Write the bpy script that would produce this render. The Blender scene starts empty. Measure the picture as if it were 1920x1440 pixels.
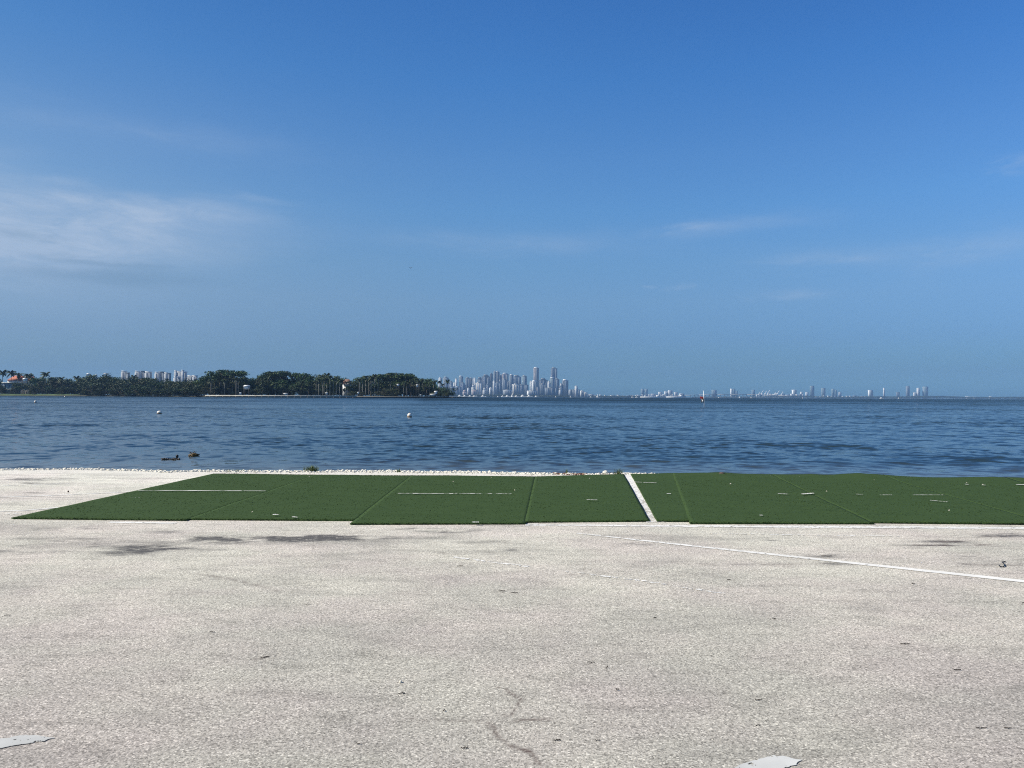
import bpy, math, random
import numpy as np
from mathutils import Matrix, Vector
R = math.radians
C = bpy.context.scene.collection
S = bpy.context.scene

# ------------------------------------------------------------------ camera
F = 1387.0                      # focal length in pixels of the 1920 wide frame
CAM_Z = 1.6
cam = bpy.data.cameras.new('camera'); cam_o = bpy.data.objects.new('camera', cam); C.objects.link(cam_o)
cam.sensor_width = 36; cam.lens = 36*F/1920; cam.clip_start = 0.05; cam.clip_end = 90000
MR = Matrix.Rotation(R(90+0.983), 4, 'X') @ Matrix.Rotation(R(0.252), 4, 'Z')
cam_o.matrix_world = Matrix.Translation((0, 0, CAM_Z)) @ MR
S.camera = cam_o

# ------------------------------------------------------------------ sky
SUN_EL, SUN_AZ = 40.0, -98.0    # azimuth clockwise from the view direction (+Y)
W = bpy.data.worlds.new('World'); S.world = W; W.use_nodes = True
nt = W.node_tree; nt.nodes.clear()
def nd(t, ty, **k):
    n = t.nodes.new(ty)
    for a, v in k.items():
        if a.startswith('i_'):
            key = a[2:]
            n.inputs[int(key) if key.isdigit() else key].default_value = v
        else: setattr(n, a, v)
    return n
def math_(t, op, a, b=None, c=None, clamp=False):
    n = t.nodes.new('ShaderNodeMath'); n.operation = op; n.use_clamp = clamp
    for i, v in enumerate((a, b, c)):
        if v is None: continue
        if isinstance(v, (int, float)): n.inputs[i].default_value = v
        else: t.links.new(v, n.inputs[i])
    return n.outputs[0]
def mixc(t, fac, a, b, mode='MIX'):
    n = t.nodes.new('ShaderNodeMix'); n.data_type = 'RGBA'; n.blend_type = mode
    for s, v in ((n.inputs[0], fac), (n.inputs[6], a), (n.inputs[7], b)):
        if isinstance(v, (int, float)): s.default_value = v
        elif isinstance(v, tuple): s.default_value = (*v[:3], 1)
        else: t.links.new(v, s)
    return n.outputs[2]
def ramp(t, fac, stops, interp='LINEAR'):
    n = t.nodes.new('ShaderNodeValToRGB'); n.color_ramp.interpolation = interp
    e = n.color_ramp.elements
    while len(e) < len(stops): e.new(0.5)
    for el, (p, c) in zip(e, stops):
        el.position = p
        el.color = (c, c, c, 1) if isinstance(c, (int, float)) else (*c, 1)
    t.links.new(fac, n.inputs[0]); return n.outputs[0]
sky = nd(nt, 'ShaderNodeTexSky', sky_type='NISHITA', sun_disc=False, sun_elevation=R(SUN_EL),
         sun_rotation=R(SUN_AZ), altitude=0, air_density=1.0, dust_density=1.0, ozone_density=1.5)
geo = nd(nt, 'ShaderNodeTexCoord'); sep = nd(nt, 'ShaderNodeSeparateXYZ')
nt.links.new(geo.outputs['Generated'], sep.inputs[0])
dx, dy, dz = sep.outputs
EL = math_(nt, 'MULTIPLY', math_(nt, 'ARCSINE', dz), 180/math.pi)
AZ = math_(nt, 'MULTIPLY', math_(nt, 'ARCTAN2', dx, dy), 180/math.pi)
eln = math_(nt, 'DIVIDE', EL, 40.0, clamp=True)
SKY_STOPS = [(0.0000, (0.319, 0.686, 1.122)), (0.0193, (0.319, 0.686, 1.122)), (0.0452, (0.289, 0.559, 0.913)), (0.1070, (0.389, 0.631, 1.001)), (0.1829, (0.548, 0.795, 1.083)), (0.2498, (0.592, 0.904, 1.180)), (0.3493, (0.576, 1.011, 1.371)), (0.4400, (0.552, 1.018, 1.447)), (0.5830, (0.420, 0.979, 1.545)), (0.7104, (0.361, 0.910, 1.534))]
#@SKYSTOPS
SKY_STOPS = SKY_STOPS+[(1.0, (.72, .86, 1.02))]
grade = ramp(nt, eln, SKY_STOPS, 'B_SPLINE' if False else 'LINEAR')
base = mixc(nt, 1.0, sky.outputs[0], grade, 'MULTIPLY')
azn = math_(nt, 'MULTIPLY_ADD', AZ, 1/70, .5, clamp=True)   # the air is clearer and bluer away from the sun
base = mixc(nt, 1.0, base, ramp(nt, azn, [(0.0, (.82, .80, .77)), (.5, (1, 1, 1)), (1.0, (.97, 1.0, 1.06))]), 'MULTIPLY')
# thin clouds: soft patches in (azimuth, elevation) broken by stretched noise
comb = nd(nt, 'ShaderNodeCombineXYZ'); nt.links.new(math_(nt, 'MULTIPLY', AZ, 0.05), comb.inputs[0])
nt.links.new(math_(nt, 'MULTIPLY', EL, 0.19), comb.inputs[1])
def cnoise(scale, detail, rough, off):
    mp = nd(nt, 'ShaderNodeMapping'); mp.inputs[1].default_value = (off, off*1.7, off*.3)
    nt.links.new(comb.outputs[0], mp.inputs[0])
    n = nd(nt, 'ShaderNodeTexNoise', i_Scale=scale, i_Detail=detail, i_Roughness=rough, i_Distortion=0.6)
    nt.links.new(mp.outputs[0], n.inputs['Vector']); return n.outputs[0]
nA = cnoise(2.2, 7, .55, 3.1); nB = cnoise(6.0, 6, .6, 9.4)
wob = math_(nt, 'MULTIPLY_ADD', nB, 7.0, -3.5); wob2 = math_(nt, 'MULTIPLY_ADD', nA, 2.0, -1.0)
AZw = math_(nt, 'ADD', AZ, wob); ELw = math_(nt, 'ADD', EL, wob2)
def pix_dir(x, y):
    v = MR.to_3x3() @ Vector(((x-960)/F, -(y-720)/F, -1)); v.normalize()
    return math.degrees(math.atan2(v.x, v.y)), math.degrees(math.asin(v.z))
def patch(x, y, rx, ry, tilt=0.0, power=1.0, hard=1.0):
    a0, e0 = pix_dir(x, y); k = math.degrees(1/F)
    da = math_(nt, 'SUBTRACT', AZw, a0); de = math_(nt, 'SUBTRACT', ELw, e0)
    de = math_(nt, 'SUBTRACT', de, math_(nt, 'MULTIPLY', da, tilt))
    q = math_(nt, 'ADD', math_(nt, 'POWER', math_(nt, 'ABSOLUTE', math_(nt, 'DIVIDE', da, rx*k)), 2.0),
              math_(nt, 'POWER', math_(nt, 'ABSOLUTE', math_(nt, 'DIVIDE', de, ry*k)), 2.0))
    g = math_(nt, 'EXPONENT', math_(nt, 'MULTIPLY', math_(nt, 'POWER', q, hard), -1.0))
    return math_(nt, 'MULTIPLY', g, power)
def total(lst):
    o = lst[0]
    for p in lst[1:]: o = math_(nt, 'ADD', o, p)
    return o
veil = total([patch(-60, 560, 640, 300, 0, .28), patch(120, 290, 330, 130, 0, .10), patch(90, 530, 330, 100, 0, .14), patch(960, 640, 1500, 110, 0, .0)])
white = total([patch(190, 428, 280, 60, .05, .52, 1.6), patch(0, 455, 170, 85, 0, .22), patch(310, 398, 150, 24, .04, .42, 1.4), patch(120, 452, 200, 28, .10, .32), patch(60, 470, 170, 50, 0, .22),
               patch(-20, 340, 60, 50, 0, .3), patch(115, 336, 55, 9, .028, .3), patch(390, 262, 120, 20, -.028, .16), patch(480, 373, 60, 6, 0, .22),
               patch(960, 458, 230, 20, -.034, .27), patch(1370, 425, 130, 16, .025, .34), patch(1300, 427, 40, 9, 0, .3),
               patch(1570, 480, 130, 20, 0, .22), patch(1590, 490, 50, 9, 0, .24), patch(1860, 462, 110, 26, .12, .33),
               patch(1495, 549, 45, 8, 0, .34), patch(1215, 532, 12, 4, 0, .25), patch(1275, 541, 22, 5, 0, .2), patch(1910, 297, 26, 9, 0, .3),
               patch(1905, 322, 30, 8, 0, .15), patch(20, 210, 200, 26, -.028, .12)])
nC = cnoise(3.4, 10, .68, 17.2); cmod = math_(nt, 'MULTIPLY', ramp(nt, nB, [(0.3, 0.6), (0.62, 1.2)]), math_(nt, 'MULTIPLY', ramp(nt, nC, [(0.36, 0.60), (0.60, 1.0)]), 1.2))
cl = math_(nt, 'ADD', math_(nt, 'MULTIPLY', white, cmod), veil)
dark = total([patch(215, 519, 130, 12, 0, .5, 1.2), patch(185, 489, 90, 7, -.08, .4, 1.2), patch(40, 440, 40, 9, -.1, .35), patch(290, 574, 60, 5, 0, .12)])
c1 = mixc(nt, math_(nt, 'MINIMUM', math_(nt, 'MULTIPLY', cl, .62), .9), base, (0.415*10/1.0, 0.53*10, 0.70*10))
CLOUDMIX = c1.node
darkf = math_(nt, 'MINIMUM', dark, .8)
c2 = mixc(nt, darkf, c1, (1.62, 2.9, 4.5))
DARKMIX = c2.node
bg = nd(nt, 'ShaderNodeBackground'); bg.inputs[1].default_value = 0.084
nt.links.new(c2, bg.inputs[0]); wo = nd(nt, 'ShaderNodeOutputWorld'); nt.links.new(bg.outputs[0], wo.inputs[0])

# ------------------------------------------------------------------ sun, exposure
sl = bpy.data.lights.new('sun', 'SUN'); sl.energy = 5.0; sl.angle = R(0.5); sl.color = (1.0, 0.93, 0.81)
so = bpy.data.objects.new('sun', sl); C.objects.link(so)
ds = Vector((math.sin(R(SUN_AZ))*math.cos(R(SUN_EL)), math.cos(R(SUN_AZ))*math.cos(R(SUN_EL)), math.sin(R(SUN_EL))))
so.rotation_euler = ds.to_track_quat('Z', 'Y').to_euler(); so.location = (-20, -5, 20)
S.view_settings.view_transform = 'Standard'; S.view_settings.look = 'None'; S.view_settings.exposure = 0.25
S.view_settings.gamma = 1.0
S.cycles.max_bounces = 6; S.cycles.volume_bounces = 0; S.cycles.filter_width = 1.1; S.cycles.use_denoising = False; S.cycles.denoiser = 'OPENIMAGEDENOISE'; S.cycles.denoising_input_passes = 'RGB_ALBEDO_NORMAL'; S.cycles.denoising_prefilter = 'ACCURATE'
S.cycles.transparent_max_bounces = 8; S.cycles.sample_clamp_indirect = 4

# ------------------------------------------------------------------ helpers
M3 = np.array(MR.to_3x3())
def ray(x, y):
    return M3 @ np.array(((x-960)/F, -(y-720)/F, -1.0))
def G(x, y, z=0.0):
    d = ray(x, y); t = (z-CAM_Z)/d[2]; return (d[0]*t, d[1]*t, z)
def P(x, y, Y):
    d = ray(x, y); t = Y/d[1]; return (d[0]*t, Y, CAM_Z+d[2]*t)
WZ = -0.35                      # water level
def hz(x): return 743.8+.0044*(x-960)

def vnoise(x, y, seed=0):
    r = np.random.RandomState(seed).rand(256, 256)
    xi = np.floor(x).astype(int); yi = np.floor(y).astype(int); fx = x-xi; fy = y-yi
    fx = fx*fx*(3-2*fx); fy = fy*fy*(3-2*fy)
    g = lambda a, b: r[a & 255, b & 255]
    return (g(xi, yi)*(1-fx)+g(xi+1, yi)*fx)*(1-fy)+(g(xi, yi+1)*(1-fx)+g(xi+1, yi+1)*fx)*fy
def fbm(x, y, seed=0, n=4):
    o = 0; a = .5
    for i in range(n): o = o+a*vnoise(x*2**i, y*2**i, seed+i); a *= .5
    return o/(1-.5**n)

def mesh_np(name, v, f, mat, parent=None, smooth=False, attrs=None):
    me = bpy.data.meshes.new(name); v = np.asarray(v, dtype=np.float32)
    me.vertices.add(len(v)); me.vertices.foreach_set('co', v.ravel())
    if isinstance(f, np.ndarray):
        k = f.shape[1]; n = len(f)
        me.loops.add(n*k); me.loops.foreach_set('vertex_index', f.astype(np.int32).ravel())
        me.polygons.add(n); me.polygons.foreach_set('loop_start', np.arange(0, n*k, k, dtype=np.int32))
        me.polygons.foreach_set('loop_total', np.full(n, k, dtype=np.int32))
    else:
        tot = [len(a) for a in f]; st = np.cumsum([0]+tot[:-1])
        me.loops.add(sum(tot)); me.loops.foreach_set('vertex_index', np.array([i for a in f for i in a], dtype=np.int32))
        me.polygons.add(len(f)); me.polygons.foreach_set('loop_start', st.astype(np.int32))
        me.polygons.foreach_set('loop_total', np.array(tot, dtype=np.int32))
    me.update(calc_edges=True)
    if smooth: me.polygons.foreach_set('use_smooth', np.ones(len(me.polygons), dtype=bool))
    for k, a in (attrs or {}).items():
        at = me.attributes.new(k, 'FLOAT', 'POINT'); at.data.foreach_set('value', np.asarray(a, dtype=np.float32).ravel())
    me.materials.append(mat); me.validate()
    o = bpy.data.objects.new(name, me); C.objects.link(o)
    if parent: o.parent = parent
    return o
def tag(o, label=None, cat=None, group=None, kind=None):
    if label: o['label'] = label
    if cat: o['category'] = cat
    if group: o['group'] = group
    if kind: o['kind'] = kind
    return o
def empty(name, loc, rz=0.0, sc=(1, 1, 1)):
    o = bpy.data.objects.new(name, None); C.objects.link(o); o.location = loc; o.rotation_euler = (0, 0, rz); o.scale = sc
    o.empty_display_size = .1
    return o
def gridfaces(nr, nc):
    a = np.arange(nr*nc).reshape(nr, nc)
    return np.stack([a[:-1, :-1], a[:-1, 1:], a[1:, 1:], a[1:, :-1]], -1).reshape(-1, 4)
class MB:
    def __init__(s): s.v = []; s.f = []
    def add(s, v, f):
        n = len(s.v); s.v += [tuple(p) for p in v]; s.f += [tuple(i+n for i in a) for a in f]; return s
    def box(s, x0, x1, y0, y1, z0, z1, tx=1.0, ty=1.0):
        cx, cy = (x0+x1)/2, (y0+y1)/2
        b = [(x0, y0), (x1, y0), (x1, y1), (x0, y1)]
        v = [(x, y, z0) for x, y in b]+[(cx+(x-cx)*tx, cy+(y-cy)*ty, z1) for x, y in b]
        return s.add(v, [(3, 2, 1, 0), (4, 5, 6, 7), (0, 1, 5, 4), (1, 2, 6, 5), (2, 3, 7, 6), (3, 0, 4, 7)])
    def tube(s, pts, rad, n=8):
        pts = [Vector(p) for p in pts]; rs = rad if isinstance(rad, (list, tuple)) else [rad]*len(pts); base = len(s.v)
        for i, p in enumerate(pts):
            d = (pts[min(i+1, len(pts)-1)]-pts[max(i-1, 0)]).normalized()
            u = d.orthogonal().normalized() if abs(d.z) < .9 else Vector((1, 0, 0)); u = (u-d*u.dot(d)).normalized(); w = d.cross(u)
            for k in range(n):
                a = 2*math.pi*k/n; s.v.append(tuple(p+u*math.cos(a)*rs[i]+w*math.sin(a)*rs[i]))
        for i in range(len(pts)-1):
            for k in range(n):
                a = base+i*n+k; b = base+i*n+(k+1) % n; s.f.append((a, b, b+n, a+n))
        s.f.append(tuple(base+k for k in reversed(range(n)))); s.f.append(tuple(base+(len(pts)-1)*n+k for k in range(n)))
        return s
    def lathe(s, prof, n=20, c=(0, 0, 0)):
        base = len(s.v)
        for r_, z in prof:
            for k in range(n):
                a = 2*math.pi*k/n; s.v.append((c[0]+r_*math.cos(a), c[1]+r_*math.sin(a), c[2]+z))
        for i in range(len(prof)-1):
            for k in range(n):
                a = base+i*n+k; b = base+i*n+(k+1) % n; s.f.append((a, b, b+n, a+n))
        s.f.append(tuple(base+k for k in reversed(range(n)))); s.f.append(tuple(base+(len(prof)-1)*n+k for k in range(n)))
        return s
    def build(s, name, mat, parent=None, smooth=False): return mesh_np(name, s.v, s.f, mat, parent, smooth)

# ------------------------------------------------------------------ materials
def newmat(name):
    m = bpy.data.materials.new(name); m.use_nodes = True; t = m.node_tree
    b = t.nodes['Principled BSDF']; return m, t, b
def objnoise(t, scale, detail=4, rough=.6, coord='Object', sc=(1, 1, 1)):
    tc = nd(t, 'ShaderNodeTexCoord'); mp = nd(t, 'ShaderNodeMapping'); mp.inputs[3].default_value = sc
    t.links.new(tc.outputs[coord], mp.inputs[0])
    n = nd(t, 'ShaderNodeTexNoise', i_Scale=scale, i_Detail=detail, i_Roughness=rough); t.links.new(mp.outputs[0], n.inputs['Vector'])
    return n
def simple(name, c, rough=.7, var=.25, scale=3.0, metal=0, bump=0.0, spec=.5):
    m, t, b = newmat(name); n = objnoise(t, scale)
    r = ramp(t, n.outputs[0], [(.3, tuple(x*(1-var) for x in c)), (.7, tuple(min(1, x*(1+var)) for x in c))])
    t.links.new(r, b.inputs['Base Color']); b.inputs['Roughness'].default_value = rough; b.inputs['Metallic'].default_value = metal
    b.inputs['Specular IOR Level'].default_value = spec
    if bump:
        bp = nd(t, 'ShaderNodeBump', i_Strength=bump, i_Distance=.02); t.links.new(n.outputs[0], bp.inputs['Height']); t.links.new(bp.outputs[0], b.inputs['Normal'])
    return m
def foliage(name, dark_, light_, scale=9.0):
    m, t, b = newmat(name); n = objnoise(t, scale, 3)
    oi = nd(t, 'ShaderNodeObjectInfo')
    r = ramp(t, n.outputs[0], [(.35, dark_), (.65, light_)])
    hs = nd(t, 'ShaderNodeHueSaturation'); t.links.new(r, hs.inputs['Color'])
    t.links.new(math_(t, 'MULTIPLY_ADD', oi.outputs['Random'], .5, .75), hs.inputs['Value'])
    t.links.new(math_(t, 'MULTIPLY_ADD', oi.outputs['Random'], .03, .485), hs.inputs['Hue'])
    t.links.new(hs.outputs[0], b.inputs['Base Color']); b.inputs['Roughness'].default_value = .6
    b.inputs['Specular IOR Level'].default_value = .2
    return m
def facade(name, wall, glass, fh=3.6, bw=4.2, frac=.55, rough=.35):
    """window grid in object metres: floors fh apart, bays bw apart"""
    m, t, b = newmat(name); tc = nd(t, 'ShaderNodeTexCoord'); sp = nd(t, 'ShaderNodeSeparateXYZ'); t.links.new(tc.outputs['Object'], sp.inputs[0])
    hz_ = math_(t, 'FRACT', math_(t, 'DIVIDE', sp.outputs[2], fh))
    xy = math_(t, 'ADD', sp.outputs[0], sp.outputs[1]); hx = math_(t, 'FRACT', math_(t, 'DIVIDE', xy, bw))
    w1 = math_(t, 'LESS_THAN', hz_, frac); w2 = math_(t, 'LESS_THAN', hx, .72)
    ge = nd(t, 'ShaderNodeNewGeometry'); sn = nd(t, 'ShaderNodeSeparateXYZ'); t.links.new(ge.outputs['Normal'], sn.inputs[0])
    side = math_(t, 'LESS_THAN', math_(t, 'ABSOLUTE', sn.outputs[2]), .5)
    win = math_(t, 'MULTIPLY', math_(t, 'MULTIPLY', w1, w2), side)
    n = objnoise(t, .06, 3); wv = ramp(t, n.outputs[0], [(.3, tuple(x*.82 for x in wall)), (.7, tuple(min(1, x*1.1) for x in wall))])
    t.links.new(mixc(t, win, wv, glass), b.inputs['Base Color'])
    t.links.new(math_(t, 'MULTIPLY_ADD', win, rough-.8, .8), b.inputs['Roughness'])
    return m
MAT = dict(
    white_f=facade('white_facade', (.52, .55, .58), (.10, .15, .20), frac=.5),
    cream_f=facade('cream_facade', (.70, .66, .57), (.20, .22, .24), frac=.45),
    pink_f=facade('pink_facade', (.72, .52, .47), (.30, .26, .28), frac=.4),
    grey_f=facade('grey_facade', (.165, .195, .23), (.04, .07, .10)),
    dark_f=facade('dark_facade', (.07, .085, .11), (.02, .04, .07), frac=.65),
    brown_f=facade('brown_facade', (.25, .22, .225), (.08, .09, .11)),
    glass_f=facade('glass_facade', (.12, .17, .23), (.03, .036, .12), frac=.75, rough=.2),
    teal_f=facade('teal_facade', (.22, .31, .34), (.07, .13, .17), frac=.6, rough=.25),
    white=simple('white_paint', (.82, .82, .80), .5, .034, .4), offwhite=simple('offwhite_stucco', (.62, .60, .55), .8, .12, .3),
    roof_red=simple('red_tile', (.42, .13, .07), .8, .25, .5), roof_brown=simple('brown_tile', (.24, .13, .09), .8, .25, .5),
    lawn=simple('lawn', (.06, .10, .03), .9, .35, .08), soil=simple('soil', (.05, .05, .035), .95, .3, .05),
    far_green=simple('far_trees', (.035, .055, .035), .95, .4, .02), concrete=simple('concrete', (.42, .41, .38), .85, .2, .3),
    seawall=simple('seawall', (.46, .44, .38), .85, .25, .25), wallbase=simple('wet_seawall', (.03, .03, .028), .6, .3, .5),
    leaf_dark=foliage('dark_leaves', (.014, .032, .010), (.055, .100, .026)), leaf_mid=foliage('mid_leaves', (.020, .044, .012), (.075, .125, .030)),
    leaf_olive=foliage('olive_leaves', (.030, .040, .016), (.095, .105, .045)), mangrove=foliage('mangrove_leaves', (.010, .024, .010), (.042, .072, .022)),
    palm_leaf=foliage('palm_leaves', (.018, .034, .014), (.060, .080, .032), 5), bark=simple('bark', (.12, .10, .08), .9, .3, 4),
    pale_bark=simple('pale_palm_bark', (.25, .235, .20), .85, .25, 4), glass=simple('glass', (.10, .16, .19), .15, .2, .3),
    black=simple('black_plastic', (.012, .012, .012), .45, .2, 20), red=simple('red_cloth', (.35, .05, .05), .7, .15, 5),
    buoy=simple('buoy_plastic', (.78, .74, .66), .4, .12, 6), buoy_ring=simple('buoy_band', (.32, .17, .06), .6, .4, 9),
    twig=simple('twig_wood', (.035, .026, .02), .85, .4, 40), stone=simple('pale_stone', (.70, .67, .58), .85, .15, 12, bump=.5),
    darkstone=simple('brown_stone', (.11, .07, .055), .85, .4, 14, bump=.6), weed=simple('seaweed', (.13, .085, .03), .7, .6, 16),
    wetweed=simple('wet_weed', (.035, .025, .02), .6, .5, 20), blade=simple('grass_blade', (.09, .13, .04), .7, .3, 8),
    bay=simple('bay_slab', (.19, .225, .265), .8, .1, .3),
    pole=simple('pole_paint', (.75, .77, .76), .4, .08, 4), leaf_litter=simple('dry_leaf', (.55, .50, .40), .8, .3, 30),
)

# ------------------------------------------------------------------ near ground
EDGE_PX = [(-500, 880), (0, 880), (150, 879), (250, 881), (320, 884), (380, 882), (500, 883), (700, 883), (900, 885), (1020, 887), (1100, 889),
           (1180, 888), (1300, 890), (1450, 893.5), (1700, 897.5), (1920, 900.5), (2400, 908)]
ew = np.array([G(*p)[:2] for p in EDGE_PX])
def edge(x):
    return np.interp(x, ew[:, 0], ew[:, 1]) + (fbm(np.asarray(x)*1.7+50, np.asarray(x)*0+3, 5)-.5)*.16
NC = 640
u = np.concatenate([[-9, -5, -3, -2, -1.5, -1.2], np.linspace(-1, 1, NC), [1.2, 1.5, 2, 3, 5, 9]])
def gx(y, u):
    h = 1.6+.82*np.maximum(y, 1.5); return u*h if np.ndim(u) == 0 else u*h
rows = []
t_ = np.linspace(0, 1, 430)
X = []; Y = []; Z = []
for yb in (-14, -6, -2, .5): X.append(u*(1.6+.82*1.5)); Y.append(np.full_like(u, yb)); Z.append(np.zeros_like(u))
for t in t_:
    yy = 1.5*(15.4/1.5)**t; x = u*(1.6+.82*yy)
    e = edge(x); y = 1.5*(e/1.5)**t
    X.append(x); Y.append(y); Z.append(np.zeros_like(x))
xe = X[-1]; ye = Y[-1]
for d, z in ((.06, -.02), (.16, -.07), (.35, -.16), (.7, -.30), (1.4, -.5), (3.5, -.95), (7, -1.5)):
    X.append(xe); Y.append(ye+d+(fbm(xe*3, xe*0+d*9, 31)-.5)*.25*min(1, d)); Z.append(np.full_like(xe, z)+(fbm(xe*6, xe*0+d*7, 33)-.5)*.06)
X = np.array(X); Y = np.array(Y); Z = np.array(Z)
def px_of(X, Y, Z=0):
    d = np.stack([X, Y, np.zeros_like(X)+Z-CAM_Z], -1) @ M3
    return 960+F*d[..., 0]/np.maximum(-d[..., 2], .01), 720-F*d[..., 1]/np.maximum(-d[..., 2], .01)
def wellipse(cx, cy, rx, ry, s, rot=0.0):
    gx0, gy0, _ = G(cx, cy); wx = rx*gy0/F; wy = ry*gy0*gy0/(CAM_Z*F)
    a = (X-gx0)/wx; b = (Y-gy0+rot*(X-gx0))/wy
    return s*np.exp(-(a*a+b*b))
# stains: dried algae and tyre marks with shapes of their own
stain = np.zeros_like(X)
for e in [(500, 1009, 120, 5, 1.0), (560, 1011, 60, 3.5, 1.0), (400, 1014, 90, 5, .7), (290, 1029, 60, 7, .85), (230, 1037, 45, 5, .5), (600, 1007, 55, 3, .8),
          (640, 1008, 130, 4, .45), (820, 994, 55, 2.5, 1.5), (850, 997, 25, 2.5, 1.0), (780, 992, 35, 2, .7), (905, 1016, 40, 3.0, .5, .0), (960, 1031, 14, 2, .5),
          (100, 1012, 120, 4, .35), (120, 1024, 150, 4, .35), (40, 1034, 90, 3, .35), (150, 990, 60, 6, .35), (330, 998, 80, 3, .3), (40, 898, 70, 3, .55), (62, 924, 26, 1.5, .7),
          (60, 906, 50, 2, .4), (1440, 1013, 18, 1.2, .5), (1830, 1005, 80, 3, .55), (1780, 1016, 60, 2.5, .6), (1900, 1003, 30, 4, .6), (1870, 1058, 70, 2, .5), (1790, 1023, 90, 1.6, .6),
          (1550, 1042, 40, 5, .45), (1350, 1057, 120, 3, .3), (1570, 1057, 60, 3, .3), (1820, 1043, 26, 2, .5), (1610, 1137, 50, 9, .16), (1190, 1021, 30, 3, .35), (955, 1120, 40, 5, .08), (450, 1090, 80, 8, .12),
          (1440, 1405, 60, 22, .13), (1580, 1380, 90, 22, .10), (60, 1420, 120, 22, .12), (120, 1360, 60, 12, .07), (1290, 1155, 60, 10, .05), (720, 1395, 70, 5, .08)]:
    stain = stain+wellipse(*e)
rdg = 1-np.abs(2*fbm(X*1.3, Y*6, 41, 5)-1)
stain = stain*np.clip((fbm(X*3.2+9, Y*8, 43, 5)-.32)*3.2, 0, 1.3)
stain = stain+np.clip((fbm(X*.5, Y*2.6, 47, 5)-.62)*2.0, 0, .14)*np.clip((Y-5)/3, 0, 1)
def poly_dist(pts):
    w = np.array([G(*p)[:2] for p in pts]); D = np.full(X.shape, 9.0)
    jx = (fbm(X*14, Y*14, 51, 3)-.5)*.05; jy = (fbm(X*14+40, Y*14, 53, 3)-.5)*.05
    for a, b in zip(w[:-1], w[1:]):
        d = b-a; L = (d**2).sum(); tt = np.clip(((X+jx-a[0])*d[0]+(Y+jy-a[1])*d[1])/L, 0, 1)
        D = np.minimum(D, np.hypot(X+jx-a[0]-tt*d[0], Y+jy-a[1]-tt*d[1]))
    return D
crack = np.zeros_like(X)
brk = np.clip((fbm(X*9, Y*9, 57, 3)-.25)*3.4, 0, 1)
for pts, w, s in [([(925, 1286), (945, 1293), (962, 1302), (974, 1313), (968, 1325), (960, 1338), (945, 1343)], .009, .9),
                  ([(912, 1355), (926, 1366), (932, 1382), (950, 1396), (988, 1407)], .012, 1.2), ([(988, 1407), (1001, 1420), (1006, 1430), (1030, 1450)], .009, .9),
                  ([(830, 1350), (905, 1352)], .008, 1.0), ([(765, 1349), (835, 1350)], .006, .5), ([(960, 1352), (975, 1350), (1032, 1350)], .008, 1.1),
                  ([(370, 1076), (430, 1085), (520, 1107)], .025, .5), ([(815, 1035), (850, 1040)], .025, .5), ([(1280, 1057), (1430, 1059), (1560, 1056)], .02, .45),
                  ([(1060, 1078), (1180, 1075)], .02, .3), ([(1710, 1022), (1800, 1023), (1860, 1021)], .025, .9), ([(1765, 1016), (1835, 1014)], .03, .8), ([(1830, 1006), (1885, 1007)], .02, .7),
                  ([(1810, 1058), (1868, 1060)], .02, .7), ([(1885, 1059), (1925, 1061)], .02, .5), ([(290, 1242), (380, 1246)], .012, .35), ([(480, 1236), (506, 1230)], .012, .6)]:
    crack = np.maximum(crack, s*np.exp(-(poly_dist(pts)/w)**2)*brk)
fade = np.clip((Y-1.5)/.5, 0, 1)
shore_d = np.clip(1-(edge(X)-Y)/1.3, 0, 1)
# ground material
m, t, b = newmat('old_asphalt')
tc = nd(t, 'ShaderNodeTexCoord'); OC = tc.outputs['Object']; sp = nd(t, 'ShaderNodeSeparateXYZ'); t.links.new(OC, sp.inputs[0])
def noi(scale, detail=3, rough=.6, sc=(1, 1, 1)):
    mp = nd(t, 'ShaderNodeMapping'); mp.inputs[3].default_value = sc; t.links.new(OC, mp.inputs[0])
    n = nd(t, 'ShaderNodeTexNoise', i_Scale=scale, i_Detail=detail, i_Roughness=rough); t.links.new(mp.outputs[0], n.inputs['Vector']); return n.outputs[0]
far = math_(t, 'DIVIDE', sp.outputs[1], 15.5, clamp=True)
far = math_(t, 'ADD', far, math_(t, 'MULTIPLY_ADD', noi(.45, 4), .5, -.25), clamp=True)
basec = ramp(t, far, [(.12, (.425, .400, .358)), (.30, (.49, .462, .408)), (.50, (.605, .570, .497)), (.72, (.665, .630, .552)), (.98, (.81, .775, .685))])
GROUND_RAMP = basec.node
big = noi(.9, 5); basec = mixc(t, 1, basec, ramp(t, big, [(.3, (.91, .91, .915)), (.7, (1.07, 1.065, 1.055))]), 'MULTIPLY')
pk = noi(.55, 3, sc=(1, 1.3, 1)); basec = mixc(t, 1, basec, ramp(t, pk, [(.42, (.99, 1.0, .975)), (.62, (1.02, .985, .995))]), 'MULTIPLY')
vo = nd(t, 'ShaderNodeTexVoronoi', i_Scale=125.0); t.links.new(OC, vo.inputs['Vector'])
sv = nd(t, 'ShaderNodeSeparateColor'); t.links.new(vo.outputs['Color'], sv.inputs[0])
chip = ramp(t, sv.outputs[0], [(0, .44), (.25, .78), (.6, 1.0), (.88, 1.18), (1.0, 1.65)])
basec = mixc(t, 1, basec, chip, 'MULTIPLY')
chip2 = ramp(t, noi(55, 4, .75), [(.30, .72), (.5, 1.0), (.72, 1.24)]); basec = mixc(t, 1, basec, chip2, 'MULTIPLY')
pits = ramp(t, noi(17, 5, .8, (1, 1.6, 1)), [(.33, .35), (.40, 1.0)]); basec = mixc(t, .5, basec, pits, 'MULTIPLY')
strk = ramp(t, noi(2.0, 6, .7, (1, 3.2, 1)), [(.36, .82), (.50, 1.0)]); basec = mixc(t, 1, basec, strk, 'MULTIPLY')
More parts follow.
